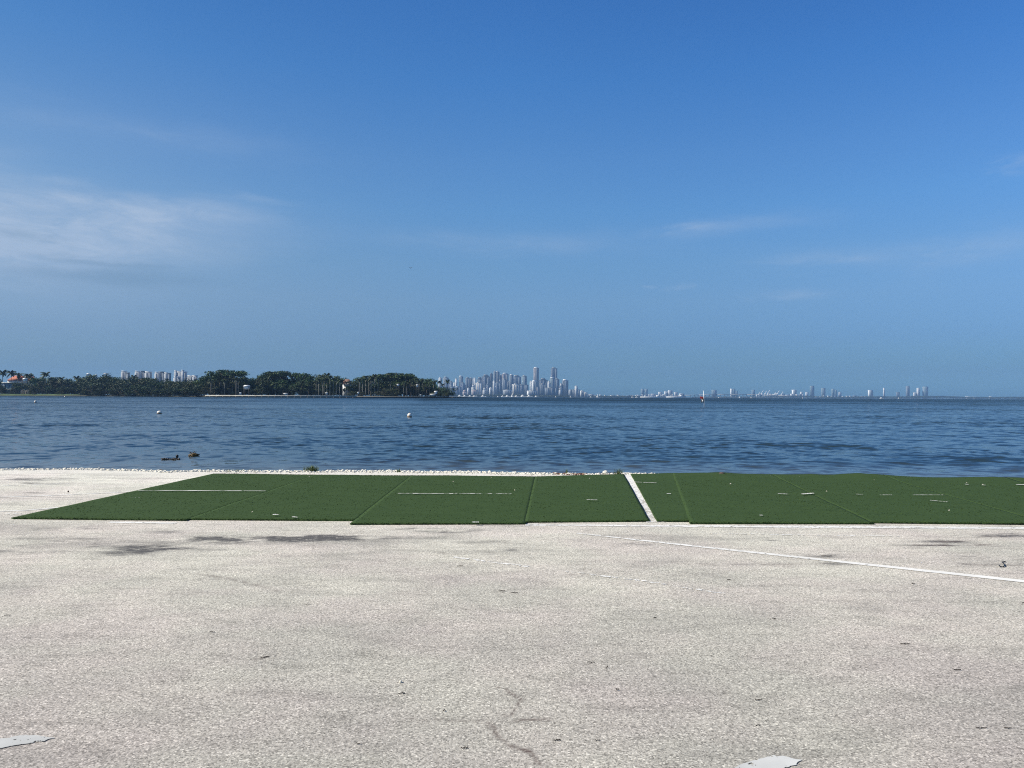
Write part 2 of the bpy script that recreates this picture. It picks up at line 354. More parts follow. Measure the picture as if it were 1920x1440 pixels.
at = nd(t, 'ShaderNodeAttribute', attribute_name='stain'); stn = ramp(t, noi(6, 8, .8, (1, 4.5, 1)), [(.40, 0.0), (.47, .6), (.56, 1.0)])
st_ = math_(t, 'MULTIPLY', at.outputs['Fac'], math_(t, 'ADD', math_(t, 'MULTIPLY', stn, .9), .12), clamp=True)
basec = mixc(t, math_(t, 'MULTIPLY', st_, .93), basec, (.065, .063, .065))
at2 = nd(t, 'ShaderNodeAttribute', attribute_name='crack')
basec = mixc(t, math_(t, 'MULTIPLY', at2.outputs['Fac'], .9, clamp=True), basec, (.11, .08, .07))
at3 = nd(t, 'ShaderNodeAttribute', attribute_name='shore')
basec = mixc(t, math_(t, 'MULTIPLY', at3.outputs['Fac'], .8, clamp=True), basec, ramp(t, noi(28, 4, .8), [(.34, (.20, .18, .14)), (.42, (.66, .63, .56)), (.7, (.80, .77, .70))]))
wet = ramp(t, math_(t, 'MULTIPLY_ADD', sp.outputs[2], 1.0, 1.0, clamp=True), [(.72, (.10, .09, .08)), (.93, (1, 1, 1))])
basec = mixc(t, 1, basec, wet, 'MULTIPLY')
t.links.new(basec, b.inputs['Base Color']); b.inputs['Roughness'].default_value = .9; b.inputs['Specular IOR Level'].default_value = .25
bp = nd(t, 'ShaderNodeBump', i_Strength=.55, i_Distance=.004); t.links.new(math_(t, 'ADD', sv.outputs[1], noi(60, 3)), bp.inputs['Height']); t.links.new(bp.outputs[0], b.inputs['Normal'])
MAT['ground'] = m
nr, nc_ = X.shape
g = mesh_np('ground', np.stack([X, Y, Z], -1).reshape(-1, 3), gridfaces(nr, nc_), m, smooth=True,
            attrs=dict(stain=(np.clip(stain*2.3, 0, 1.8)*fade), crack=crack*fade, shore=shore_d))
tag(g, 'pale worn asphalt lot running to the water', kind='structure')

# ------------------------------------------------------------------ water
rs = np.random.RandomState(7)
ys = [11.0]
while ys[-1] < 60000:
    y = ys[-1]; ys.append(y*(1.0032 if y < 45 else 1.0045 if y < 90 else 1.012 if y < 250 else 1.06))
ys = np.array(ys); NU = 620
uw = np.concatenate([[-8, -4, -2.5, -1.8], np.linspace(-1.25, 1.25, NU), [1.8, 2.5, 4, 8]])
YW, UW = np.meshgrid(ys, uw, indexing='ij'); XW = UW*(2+.80*YW)
celly = np.gradient(ys)[:, None]*np.ones_like(XW); cellx = np.abs(np.gradient(XW, axis=1)); cell = np.maximum(celly, cellx*.7)
ZW = np.zeros_like(XW); miss = np.zeros_like(XW)
gust = fbm(XW*.05, YW*.085, 61, 4); gust2 = fbm(XW*.012+7, YW*.03, 67, 3)
calm = np.clip((gust*.55+gust2*.45-.36)*2.6+.25, .45, 1.15)
lw = np.clip((2-XW-.12*YW)/8, 0, 1)      # slicks in the lee of the headland
wob_ = (fbm(XW*.06, YW*.02, 63, 3)-.5)*16
lee = .50*np.exp(-((YW-44-wob_)/11)**2)+.50*np.clip((YW-82-wob_)/14, 0, 1)*np.clip((700-YW)/300, 0, 1)
calm = calm*(1-.8*lee*lw)
near_calm = np.clip((YW-edge(XW)-2)/9, .35, 1)
wx_ = XW+(fbm(XW*.35, YW*.35, 71, 2)-.5)*.9; wy_ = YW+(fbm(XW*.3+20, YW*.3, 73, 2)-.5)*.9
for i in range(80):
    lam = .17*(7.0/.17)**rs.rand()**1.5; th = rs.randn()*.95+.15; ph = rs.rand()*6.28
    k = 2*math.pi/lam; sl_ = .038 if lam < .8 else .018 if lam < 1.8 else .0065; amp = sl_/k
    att = np.clip((lam/cell-2.2)/2.2, 0, 1)
    ZW += amp*att*np.sin(k*(math.sin(th)*wx_*.95+math.cos(th)*wy_)+ph)
    miss += (1-att)*sl_*sl_/2
ZW *= calm*near_calm
miss = np.sqrt(miss)*calm*(1+.9*np.clip((YW-60)/500, 0, 1))
m, t, b = newmat('sea_water')
tc = nd(t, 'ShaderNodeTexCoord'); OC = tc.outputs['Object']
atm = nd(t, 'ShaderNodeAttribute', attribute_name='missing'); atc = nd(t, 'ShaderNodeAttribute', attribute_name='calm'); atb = nd(t, 'ShaderNodeAttribute', attribute_name='chop')
def slope(scale, amp, detail=2, sc=(1, 1, 1), seed=0):
    mp = nd(t, 'ShaderNodeMapping'); mp.inputs[3].default_value = sc; mp.inputs[1].default_value = (seed, seed*.7, 0); t.links.new(OC, mp.inputs[0])
    n = nd(t, 'ShaderNodeTexNoise', i_Scale=scale, i_Detail=detail, i_Roughness=.6); t.links.new(mp.outputs[0], n.inputs['Vector'])
    v = nd(t, 'ShaderNodeVectorMath', operation='SUBTRACT'); t.links.new(n.outputs['Color'], v.inputs[0]); v.inputs[1].default_value = (.5, .5, .5)
    s = nd(t, 'ShaderNodeVectorMath', operation='SCALE'); t.links.new(v.outputs[0], s.inputs[0])
    if isinstance(amp, (int, float)): s.inputs[3].default_value = amp
    else: t.links.new(amp, s.inputs[3])
    return s.outputs[0]
def vadd(a, c):
    v = nd(t, 'ShaderNodeVectorMath', operation='ADD'); t.links.new(a, v.inputs[0]); t.links.new(c, v.inputs[1]); return v.outputs[0]
s1 = slope(9, math_(t, 'MULTIPLY', atc.outputs['Fac'], .22), 2, (.7, 1, 1))
s2 = slope(1.1, math_(t, 'MULTIPLY', atm.outputs['Fac'], 17.0), 3, (.9, 1, 1), 5)
s3 = slope(.22, math_(t, 'MULTIPLY', atm.outputs['Fac'], 10.0), 3, (.6, 1, 1), 11)
# far chop: of each little wave one sees the shoreward face, the lee side is hidden behind its crest
sx_ = nd(t, 'ShaderNodeSeparateXYZ'); t.links.new(vadd(s2, s3), sx_.inputs[0]); cx_ = nd(t, 'ShaderNodeCombineXYZ')
t.links.new(sx_.outputs[0], cx_.inputs[0]); t.links.new(math_(t, 'MULTIPLY', math_(t, 'ADD', math_(t, 'ABSOLUTE', sx_.outputs[1]), atb.outputs['Fac']), -1.0), cx_.inputs[1])
sm = vadd(s1, cx_.outputs[0])
fl = nd(t, 'ShaderNodeVectorMath', operation='MULTIPLY'); t.links.new(sm, fl.inputs[0]); fl.inputs[1].default_value = (1, 1, 0)
ge = nd(t, 'ShaderNodeNewGeometry'); nn = nd(t, 'ShaderNodeVectorMath', operation='NORMALIZE')
t.links.new(vadd(fl.outputs[0], ge.outputs['Normal']), nn.inputs[0]); t.links.new(nn.outputs[0], b.inputs['Normal'])
b.inputs['Base Color'].default_value = (.010, .030, .045, 1); b.inputs['Roughness'].default_value = .08; b.inputs['IOR'].default_value = 1.333
WATER = b
shal = nd(t, 'ShaderNodeAttribute', attribute_name='shallow')
wcol = mixc(t, shal.outputs['Fac'], (.017, .034, .046), (.075, .085, .082)); t.links.new(wcol, b.inputs['Base Color'])
shallow = np.clip(1-(YW-edge(XW)-3)/6, 0, 1)**1.5
wo_ = mesh_np('water', np.stack([XW, YW, ZW+WZ], -1).reshape(-1, 3), gridfaces(*XW.shape), m, smooth=True,
              attrs=dict(missing=miss, chop=.8*miss*np.clip((YW-90)/350, 0, 1), calm=calm*near_calm, shallow=shallow))
tag(wo_, 'rippled blue bay water', kind='structure')

# ------------------------------------------------------------------ painted markings
m, t, b = newmat('worn_paint')
n = objnoise(t, 14, 5, .75); n2 = objnoise(t, 2.2, 3)
atw = nd(t, 'ShaderNodeAttribute', attribute_name='wear')
t.links.new(ramp(t, n2.outputs[0], [(.3, (.70, .68, .62)), (.7, (.86, .84, .79))]), b.inputs['Base Color']); b.inputs['Roughness'].default_value = .7
al = math_(t, 'GREATER_THAN', n.outputs[0], atw.outputs['Fac']); t.links.new(al, b.inputs['Alpha'])
MAT['paint'] = m
MAT['old_paint'] = MAT['paint'].copy(); MAT['old_paint'].name = 'old_paint'
for n_ in MAT['old_paint'].node_tree.nodes:
    if n_.type == 'VALTORGB': n_.color_ramp.elements[0].color = (.42, .42, .40, 1); n_.color_ramp.elements[1].color = (.64, .64, .61, 1)
    if n_.type == 'TEX_NOISE' and abs(n_.inputs['Scale'].default_value-14) < 1: n_.inputs['Scale'].default_value = 30
def line_mark(pts, w, wear, label, z=.004, wear2=None, jit=.0):
    pw = np.array([G(*p)[:2] for p in pts]); seg = np.hypot(*(pw[1:]-pw[:-1]).T); L = seg.sum(); n = max(4, int(L/.06))
    s = np.linspace(0, L, n); cs = np.concatenate([[0], np.cumsum(seg)])
    c = np.stack([np.interp(s, cs, pw[:, 0]), np.interp(s, cs, pw[:, 1])], 1); d = np.gradient(c, axis=0); d /= np.hypot(d[:, 0], d[:, 1])[:, None]
    nm = np.stack([-d[:, 1], d[:, 0]], 1); ww = np.interp(s/L, np.linspace(0, 1, len(w)), w) if isinstance(w, (list, tuple)) else np.full(n, w)
    j1 = (fbm(s*9, s*0, 81)-.5)*jit; j2 = (fbm(s*9, s*0+9, 83)-.5)*jit
    a = c+nm*(ww/2+j1)[:, None]; e = c-nm*(ww/2+j2)[:, None]
    v = np.concatenate([np.c_[a, np.full(n, z)], np.c_[e, np.full(n, z)]]); i = np.arange(n-1)
    f = np.stack([i, i+n, i+n+1, i+1], 1)
    wr = np.linspace(wear, wear2 if wear2 is not None else wear, n)
    o = mesh_np('road_marking', v, f, MAT['paint'], attrs=dict(wear=np.concatenate([wr, wr])))
    return tag(o, label, kind='structure')
line_mark([(1080, 1000), (1280, 1022), (1920, 1090.5), (2300, 1131)], [.05, .09, .105, .11], .46, 'long white painted line running to the right edge', wear2=.30, jit=.012)
line_mark([(850, 1045), (990, 1063)], .055, .50, 'faint broken white line left of the centre')
line_mark([(1060, 1072), (1200, 1089), (1370, 1115)], .05, .52, 'faint worn white line near the centre')
line_mark([(1330, 1000), (1460, 1003), (1700, 1006)], .05, .52, 'faint white streak below the turf')
line_mark([(-60, 913), (130, 907)], .05, .46, 'upper faint white line left of the turf')
line_mark([(-60, 934.5), (90, 929.5), (255, 922), (330, 917)], .06, .40, 'middle white line left of the turf')
line_mark([(-60, 961.5), (50, 957), (110, 952)], .07, .36, 'lower white line left of the turf')
line_mark([(-40, 966), (40, 963)], .05, .5, 'short faint line below the lower white line')
line_mark([(205, 979.5), (330, 981.5)], .09, .42, 'white paint strip under the left front turf edge', jit=.03)
line_mark([(985, 985), (1100, 985.5), (1300, 987), (1640, 989), (2000, 991)], [.08, .12, .15, .16, .14], .43, 'white paint strip along the right front turf edge', jit=.05)
line_mark([(1170, 886), (1232, 981)], .26, .36, 'white stall line showing between two turf mats', wear2=.50, jit=.05)
line_mark([(1010, 983.5), (985, 984)], .1, .4, 'short paint remnant under the turf front edge')
def blob(px, label, wear):
    w = [G(*p) for p in px]; cx = sum(p[0] for p in w)/len(w); cy = sum(p[1] for p in w)/len(w)
    v = [(cx, cy, .004)]; n = 90
    pw = np.array(w+[w[0]])[:, :2]; s = np.linspace(0, len(w), n, endpoint=False)
    bx = np.interp(s, range(len(w)+1), pw[:, 0]); by = np.interp(s, range(len(w)+1), pw[:, 1])
    j = .93+.16*vnoise(s*3, s*0, 91); bx = cx+(bx-cx)*j; by = cy+(by-cy)*j
    v += [(x, y, .004) for x, y in zip(bx, by)]
    f = [(0, 1+i, 1+(i+1) % n) for i in range(n)]
    o = mesh_np('road_marking', v, f, MAT['old_paint'], attrs=dict(wear=np.array([wear*.92]+[wear*1.22]*n)))
    return tag(o, label, kind='structure')
blob([(-60, 1394), (0, 1386), (45, 1380), (75, 1380), (98, 1385), (80, 1391), (40, 1397), (0, 1404), (-60, 1412)], 'worn white paint tongue at the lower left corner', .36)
blob([(1375, 1441), (1420, 1424), (1450, 1419), (1475, 1419), (1500, 1427), (1490, 1436), (1470, 1441), (1465, 1450), (1400, 1462), (1350, 1460)], 'worn white paint patch at the bottom edge', .34)

# ------------------------------------------------------------------ turf mats
def turf_mat(name, c0, c1, sc):
    m, t, b = newmat(name); n = objnoise(t, 130*sc, 3, .8); n2 = objnoise(t, 1.6, 5, .65, sc=(1, 2.2, 1)); n3 = objnoise(t, 14, 4, .7, sc=(1, 3.5, 1))
    c = ramp(t, n.outputs[0], [(.3, c0), (.7, c1)])
    c = mixc(t, 1, c, ramp(t, n2.outputs[0], [(.3, (.90, .92, .91)), (.7, (1.09, 1.07, 1.06))]), 'MULTIPLY')
    c = mixc(t, 1, c, ramp(t, n3.outputs[0], [(.30, (.86, .87, .86)), (.42, (1, 1, 1)), (.75, (1.05, 1.04, 1.03))]), 'MULTIPLY')
    t.links.new(c, b.inputs['Base Color']); b.inputs['Roughness'].default_value = .85; b.inputs['Specular IOR Level'].default_value = .08
    return m
MAT['turf'] = turf_mat('green_turf', (.038, .068, .023), (.047, .080, .028), 1); MAT['pile'] = turf_mat('turf_pile', (.042, .074, .024), (.053, .090, .030), .3)
def turf(c, label, wavy=0.0, seed=0, lines=(), z0=.0205):
    """c: front-left, front-right, back-right, back-left pixels on the ground"""
    fl, fr, br, bl = [np.array(G(*p)[:2]) for p in c]
    ex = (fr-fl)/np.hypot(*(fr-fl))*.010; z0 = z0-.002+.0005*seed; ex = ex*.8; fl, bl, fr, br = fl-ex, bl-ex, fr+ex, br+ex
    o0 = (fl+fr+br+bl)/4; nr, nc = 60, 40
    sv_, su = np.meshgrid(np.linspace(0, 1, nr), np.linspace(0, 1, nc), indexing='ij')
    p = (fl*(1-su[..., None])+fr*su[..., None])*(1-sv_[..., None])+(bl*(1-su[..., None])+br*su[..., None])*sv_[..., None]
    ed = np.minimum(np.minimum(su, 1-su), np.minimum(sv_, 1-sv_)) < .001
    p = p+ed[..., None]*(np.stack([fbm(p[..., 0]*2.3, p[..., 1]*2.3, 101), fbm(p[..., 0]*2.3, p[..., 1]*2.3, 103)], -1)-.5)*.012
    z = z0+(fbm(p[..., 0]*.8, p[..., 1]*1.3, 105, 2)-.5)*.012
    wavy = .05*np.clip((p[..., 0]-2.4)/2, 0, 1)
    z = z+wavy*np.clip((sv_-.80)/.2, 0, 1)**1.5*(.35+np.clip(np.sin(p[..., 0]*2.1)*.5+.5, 0, 1)*fbm(p[..., 0]*1.4, p[..., 1]*0, 107)*1.6)
    v = np.concatenate([p-o0, z[..., None]], -1).reshape(-1, 3)
    f = [tuple(q) for q in gridfaces(nr, nc)]
    a = np.arange(nr*nc).reshape(nr, nc); ring = list(a[0, :])+list(a[1:, -1])+list(a[-1, -2::-1])+list(a[-2:0:-1, 0])
    base = len(v); v2 = v[ring].copy(); v2[:, 2] -= .016; v2[:, 2] = np.maximum(v2[:, 2], .002)
    v = np.concatenate([v, v2]); n = len(ring)
    f += [(ring[i], base+i, base+(i+1) % n, ring[(i+1) % n]) for i in range(n)]
    root = tag(empty('turf_mat', (o0[0], o0[1], 0)), label, 'turf mat', 'artificial turf mats laid side by side')
    mesh_np('backing_sheet', v, f, MAT['turf'], root, smooth=False)
    # short pile: blades over the whole sheet
    rr = np.random.RandomState(seed+3); K = int(3200*max(.3, np.hypot(*(fr-fl))))
    q = rr.rand(K, 2); n1, n2 = K//11, K//7; q[:n1, 1] = rr.rand(n1)**6*.02; q[n1:n2, 1] = 1-rr.rand(n2-n1)**4*.01
    pp = (fl*(1-q[:, :1])+fr*q[:, :1])*(1-q[:, 1:])+(bl*(1-q[:, :1])+br*q[:, :1])*q[:, 1:]-o0
    iz = z[(q[:, 1]*(nr-1)).astype(int), (q[:, 0]*(nc-1)).astype(int)]
    an = rr.rand(K)*6.28; wv = .006+.007*rr.rand(K); h = .002+.004*rr.rand(K)
    d = np.stack([np.cos(an), np.sin(an)], 1)*wv[:, None]; ln = rr.randn(K, 2)*.008
    A = np.c_[pp-d, iz-.001]; B = np.c_[pp+d, iz-.001]; Cc = np.c_[pp+ln, iz+h]
    vv = np.stack([A, B, Cc], 1).reshape(-1, 3); ff = np.arange(3*K).reshape(-1, 3)
    mesh_np('turf_pile', vv, ff, MAT['pile'], root)
    for (x0, y0, x1, y1, w, wear) in lines:
        a_, b_ = np.array(G(x0, y0, z0+.02)[:2]), np.array(G(x1, y1, z0+.02)[:2]); nn_ = 50; s = np.linspace(0, 1, nn_)[:, None]
        cc = a_*(1-s)+b_*s; dd = (b_-a_)/np.hypot(*(b_-a_)); nm = np.array([-dd[1], dd[0]]); jj = (fbm(s[:, 0]*12, s[:, 0]*0+seed, 111)-.5)*w*1.2
        va = cc+nm*(w/2)+nm*jj[:, None]; vb = cc-nm*(w/2)-nm*jj[:, None]
        vz = np.full((nn_, 1), z0+.022); vv = np.concatenate([np.c_[va-o0, vz], np.c_[vb-o0, vz]]); i = np.arange(nn_-1)
        mesh_np('painted_line', vv, np.stack([i, i+nn_, i+nn_+1, i+1], 1), MAT['paint'], root, attrs=dict(wear=np.full(2*nn_, wear)))
    return root
turf([(22, 973.5), (349, 977), (592, 892), (401, 889.5)], 'leftmost green turf mat, ending in a sharp corner on the pale asphalt', 0, 1, [(258, 919.5, 498, 920.5, .036, .40), (245, 933, 262, 932.5, .024, .5)])
turf([(353.3, 975.5), (666, 977.5), (772, 893), (592, 892)], 'green turf mat second from the left, beside the sharp cornered one', 0, 2, [(512, 964.5, 522, 965, .036, .3), (548, 969, 558, 970, .028, .3)], .0205)
turf([(657.2, 984.5), (985, 983.5), (1004, 895), (772, 893)], 'green turf mat reaching farthest toward the viewer, third from the left', 0, 3, [(746, 925, 850, 925.5, .028, .44), (852, 925, 960, 926, .024, .50), (885, 979, 898, 979, .034, .3)], .0205)
turf([(985.6, 980.5), (1217, 978.5), (1169, 890.5), (1004, 895)], 'green turf mat directly left of the white stall line', 0, 4, [(1100, 937, 1120, 937.5, .028, .4)], .0205)
turf([(1233, 979), (1293, 979), (1262, 891), (1183, 890)], 'narrow green turf mat directly right of the white stall line', .01, 5, [(1186, 903.5, 1232, 905.5, .028, .42), (1250, 925.5, 1258, 925.5, .034, .3)], .0205)
turf([(1294.4, 983), (1638, 983.5), (1448, 892.5), (1262, 891)], 'green turf mat second to the right of the white stall line, with white scuffs', .03, 6, [(1458, 925.5, 1478, 926.5, .028, .35), (1503, 926.5, 1526, 924.5, .055, .22), (1424, 966, 1430, 966, .034, .3)], .0205)
turf([(1633.8, 981.5), (1968, 985), (1656, 896.5), (1448, 892.5)], 'green turf mat with a rumpled back edge, second from the right', .05, 7, [(1605, 926.5, 1618, 927, .024, .4), (1650, 928, 1672, 928, .024, .42), (1712, 928, 1768, 928, .024, .42), (1744, 938, 1776, 941, .028, .38)], .0205)
turf([(1964.5, 984), (2290, 987), (1885, 901), (1656, 896.5)], 'rightmost green turf mat, its back edge rumpled against the water', .05, 8, [(1905, 908.5, 1960, 909, .05, .25), (1810, 908, 1816, 908, .05, .1), (1842, 909.5, 1847, 909.5, .05, .1)], .0205)
turf([(2292, 986), (2610, 989), (2110, 905), (1887, 901)], 'green turf mat beyond the right edge of the picture', .04, 9, [], .0205)

# ------------------------------------------------------------------ rubble, rocks, weeds, litter near the camera
def rock_mesh(n, seed, flat=.6):
    r_ = np.random.RandomState(seed); prof = []
    v = []; f = []
    nlat, nlon = max(3, n), max(5, n*2)
    for i in range(nlat+1):
        for j in range(nlon):
            a = math.pi*i/nlat; b_ = 2*math.pi*j/nlon; v.append((math.sin(a)*math.cos(b_), math.sin(a)*math.sin(b_), math.cos(a)*flat))
    v = np.array(v); d = fbm(v[:, 0]*1.3+seed, v[:, 1]*1.3+v[:, 2]*2, seed % 50+120, 3); v *= (.7+.6*d)[:, None]
    for i in range(nlat):
        for j in range(nlon): f.append((i*nlon+j, i*nlon+(j+1) % nlon, (i+1)*nlon+(j+1) % nlon, (i+1)*nlon+j))
    return v, np.array(f)
rr = np.random.RandomState(5)
def scatter_rocks(name, K, xpx, dlo, dhi, slo, shi, mat, label, dens_pow=1.0):
    vs = []; fs = []; n0 = 0; protos = [rock_mesh(3, 200+i, .62) for i in range(5)]
    for k in range(K):
        px = rr.uniform(*xpx); x, _, _ = G(px, 885); e = float(edge(np.array([x]))[0]); dd = dlo+(dhi-dlo)*rr.rand()**dens_pow; y = e-dd
        zz = 0 if dd > 0 else max(-.5, dd*.55); s = slo*(shi/slo)**(rr.rand()**2.2); v, f = protos[k % 5]; a = rr.rand()*6.28; ca, sa = math.cos(a), math.sin(a)
        q = v*s*np.array([1+rr.rand()*.5, 1, 1]); q = np.stack([q[:, 0]*ca-q[:, 1]*sa+x, q[:, 0]*sa+q[:, 1]*ca+y, q[:, 2]+zz+s*.25], 1)
        vs.append(q); fs.append(f+n0); n0 += len(q)
    return tag(mesh_np(name, np.concatenate(vs), np.concatenate(fs), mat), label, kind='stuff')
scatter_rocks('limestone_rubble', 9000, (-300, 1470), -.4, .26, .008, .04, MAT['stone'], 'white limestone rubble along the shore edge', .8)
scatter_rocks('limestone_rubble', 700, (380, 1200), .0, .5, .006, .022, simple('rubble_fines', (.45, .42, .35), .9, .5, 40), 'small stone crumbs behind the turf', 1)
scatter_rocks('wet_rubble', 900, (-300, 2100), -1.0, -.42, .03, .11, MAT['darkstone'], 'dark wet rocks just under the shore edge', 1)
scatter_rocks('seaweed_wrack', 800, (1036, 1100), -.12, .22, .008, .035, simple('dry_wrack', (.16, .08, .05), .9, .6, 30), 'reddish brown seaweed wrack on the white rubble')
scatter_rocks('seaweed_wrack', 160, (1140, 1175), -.05, .12, .008, .026, MAT['wetweed'], 'dark weed scraps on the rubble beside the stall line')
scatter_rocks('seaweed_wrack', 160, (275, 345), -.25, .0, .01, .05, MAT['wetweed'], 'dark wet weed at the water edge on the left')
def rock(name, px, py, w, h, mat, label, cat, seed, z=0.0):
    x, y, _ = G(px, py, z); s = w/F*y/2
    v, f = rock_mesh(10, seed, 1.0); v = v/np.abs(v).max(0); v[:, 2] = v[:, 2]*h/w+h/w*.75
    o = mesh_np(name, v*s, f, mat, smooth=True); o.location = (x, y, z); return tag(o, label, cat)
def lumps(name, px, py, w, h, mat, label, cat, seed, z):
    x, y, _ = G(px, py, z); W_ = w/F*y; H = h/F*y; r = np.random.RandomState(seed); vs = []; fs = []; n0 = 0
    for k in range(70):
        v, f = rock_mesh(3, 200+k % 5, .6); s_ = W_*.05*(.5+r.rand()); vs.append(v*s_+np.array([(k/69-.5)*W_, math.sin(k*.9)*W_*.045, H*.5*r.rand()**2])); fs.append(f+n0); n0 += len(v)
    o = mesh_np(name, np.concatenate(vs), np.concatenate(fs), mat); o.location = (x, y, z); return tag(o, label, cat)
rock('shore_rock', 1135, 889, 11, 8, MAT['stone'], 'rounded pale grey rock on the rubble left of the white stall line', 'rock', 301)
rock('shore_rock', 1353, 892, 14, 8, MAT['darkstone'], 'brown lump of rock at the back edge of the turf right of the stall line', 'rock', 302, .01)
rock('shore_rock', 1346, 892.5, 8, 3, MAT['stone'], 'small white stone beside the brown rock behind the turf', 'rock', 303, .01)
rock('pebble', 751, 1280, 5.5, 6, MAT['stone'], 'single white pebble on the asphalt, casting a short dark shadow', 'pebble', 304)
rock('pebble', 128, 923, 3, 4, MAT['darkstone'], 'tiny dark stone on the pale ground left of the turf', 'pebble', 305)
lumps('floating_weed', 320, 862, 34, 5, MAT['wetweed'], 'low dark patch of weed in the water with a pointed tip', 'seaweed', 306, WZ)
rock('floating_weed', 332, 858.5, 5, 7, MAT['black'], 'small black pointed stub in the water beside the low weed', 'seaweed', 307, WZ-.0)
x, y, _ = G(363, 855, WZ); mb = MB(); r2 = random.Random(4)
for k in range(260):
    a = r2.uniform(0, 6.28); rr_ = r2.random()**.6*.17; hh = .16*(1-(rr_/.2)**2)*r2.uniform(.4, 1.1)+.01
    c = (rr_*math.cos(a), rr_*math.sin(a)*.8, hh*r2.random()); s = r2.uniform(.012, .03)
    d = [r2.uniform(-1, 1) for _ in range(6)]
    mb.add([(c[0]+d[0]*s, c[1]+d[1]*s, c[2]+abs(d[2])*s), (c[0]+d[3]*s, c[1]+d[4]*s, c[2]), (c[0]-d[0]*s, c[1]+d[5]*s, c[2]-.2*s), (c[0]-d[3]*s, c[1]-d[1]*s, c[2]+s)], [(0, 1, 2, 3)])
v, f = rock_mesh(9, 311, .5); mb.add(v*np.array([.15, .12, .11])+np.array([0, 0, .04]), [tuple(q) for q in f])
o = mb.build('weed_clump', MAT['weed']); o.location = (x, y, WZ-.01); tag(o, 'golden brown clump of floating seaweed in the near water', 'seaweed')
def tuft(px, py, w, h, n, label, seed):
    x, y, _ = G(px, py); r = random.Random(seed); W_ = w/F*y; H = h/F*y; mb = MB()
    for k in range(n):
        bx, by = r.gauss(0, W_*.16), r.gauss(0, W_*.12); a = r.uniform(0, 6.28); L = H*r.uniform(.35, 1.05); ln = r.uniform(.1, 1)*W_*.5; wd = .004+.004*r.random()
        px_, py_ = math.cos(a), math.sin(a); pts = [(bx+px_*ln*t**1.6, by+py_*ln*t**1.6, L*math.sin(t*1.5)) for t in (0, .35, .7, 1)]
        v = []
        for i, p in enumerate(pts): ww = wd*(1-i/3.3); v += [(p[0]-py_*ww, p[1]+px_*ww, p[2]), (p[0]+py_*ww, p[1]-px_*ww, p[2])]
        mb.add(v, [(0, 1, 3, 2), (2, 3, 5, 4), (4, 5, 7, 6)])
    o = mb.build('grass_tuft', MAT['blade']); o.location = (x, y, -.01); return tag(o, label, 'grass tuft')
tuft(585, 884, 34, 13, 190, 'largest green grass tuft growing on the shore rubble', 1)
tuft(747, 885, 14, 8, 40, 'small sparse grass tuft on the rubble right of the largest tuft', 2)
tuft(1160, 889, 22, 13, 60, 'thin yellowish grass tuft beside the far end of the white stall line', 3)
tuft(1062, 886, 8, 8, 14, 'tiny grass sprig above the brown seaweed wrack', 4)
tuft(440, 884, 50, 4, 90, 'very low green weeds creeping along the rubble near the turf corner', 5)
# bent wire
x, y, _ = G(1879, 1064); k = y/F; pts = [(1873.5, 1061), (1875, 1064), (1881, 1064), (1884, 1062), (1883, 1059), (1879, 1056), (1879.5, 1055.2), (1885, 1055)]
mb = MB(); mb.tube([(q[0]-x, q[1]-y, .007+.004*(i % 2)) for i, q in enumerate([G(*p) for p in pts])], .0055, 7)
o = mb.build('bent_wire', MAT['black']); o.location = (x, y, 0); tag(o, 'black bent wire shaped like a hook lying on the pale asphalt', 'wire')
# twigs and leaf scraps
TW = [(1794, 1257, 13, -.1, 1, 'thick dark twig alone on the asphalt at the right'), (871, 1404, 12, .15, 1, 'dark twig left of the lower crack'), (1045, 1389.5, 14, .02, 1, 'dark twig right of the lower crack'),
      (1120, 1389, 9, 0, .6, 'faint grey twig right of the dark twig near the crack'), (753, 1301, 13, 0, .7, 'thin dark twig just below the white pebble'), (1108, 1243, 14, 0, .6, 'thin grey twig in the middle right of the lot'),
      (1422, 1314, 12, -.05, .8, 'short twig above the bottom white paint patch'), (1421, 1361, 8, 0, .8, 'tiny twig closest above the bottom white paint patch'), (1840, 1366, 22, .03, .7, 'long twig near the lower right corner'),
      (1890, 1366, 14, 0, .6, 'short twig right of the long corner twig'), (941, 1109, 12, 0, 1, 'dark twig in the upper middle of the lot'), (964, 1112, 14, -.08, .6, 'fine twig touching the upper middle dark twig'),
      (862, 1062, 12, 0, .7, 'small twig beside the faint broken line'), (1228, 1159, 7, .2, 1, 'dark curled scrap right of centre'), (1157, 1295, 5, -.3, 1.2, 'dark speck of bark below the curled scrap'),
      (1138, 1253, 4, .4, 1.1, 'tiny dark speck above the bark speck'), (833, 1334, 4, .5, 1.1, 'tiny dark speck above the horizontal crack'), (1451, 1161, 6, 0, 1, 'dark speck in the right middle of the lot'),
      (1367, 1088, 8, 0, .9, 'dark scrap left of the long white line end'), (398, 1186, 10, 0, .9, 'dark twig at the left middle of the lot'), (576, 1134, 10, .1, .6, 'fine twig on the pinkish asphalt'),
      (14, 1155, 10, .1, .9, 'dark twig at the left edge of the picture'), (497, 1233, 14, .25, .6, 'forked fine twig left of centre'), (672, 1396, 7, 0, .9, 'short dark twig near the bottom left of centre'),
      (1712, 1096, 6, .1, 1, 'dark scrap under the long white line'), (1920, 1132, 8, 0, 1, 'dark scrap at the right edge of the picture'), (1697, 1208, 16, -.05, .6, 'thin twig at the middle right'), (1550, 1043, 20, 0, .5, 'thin stick above the long white line')]
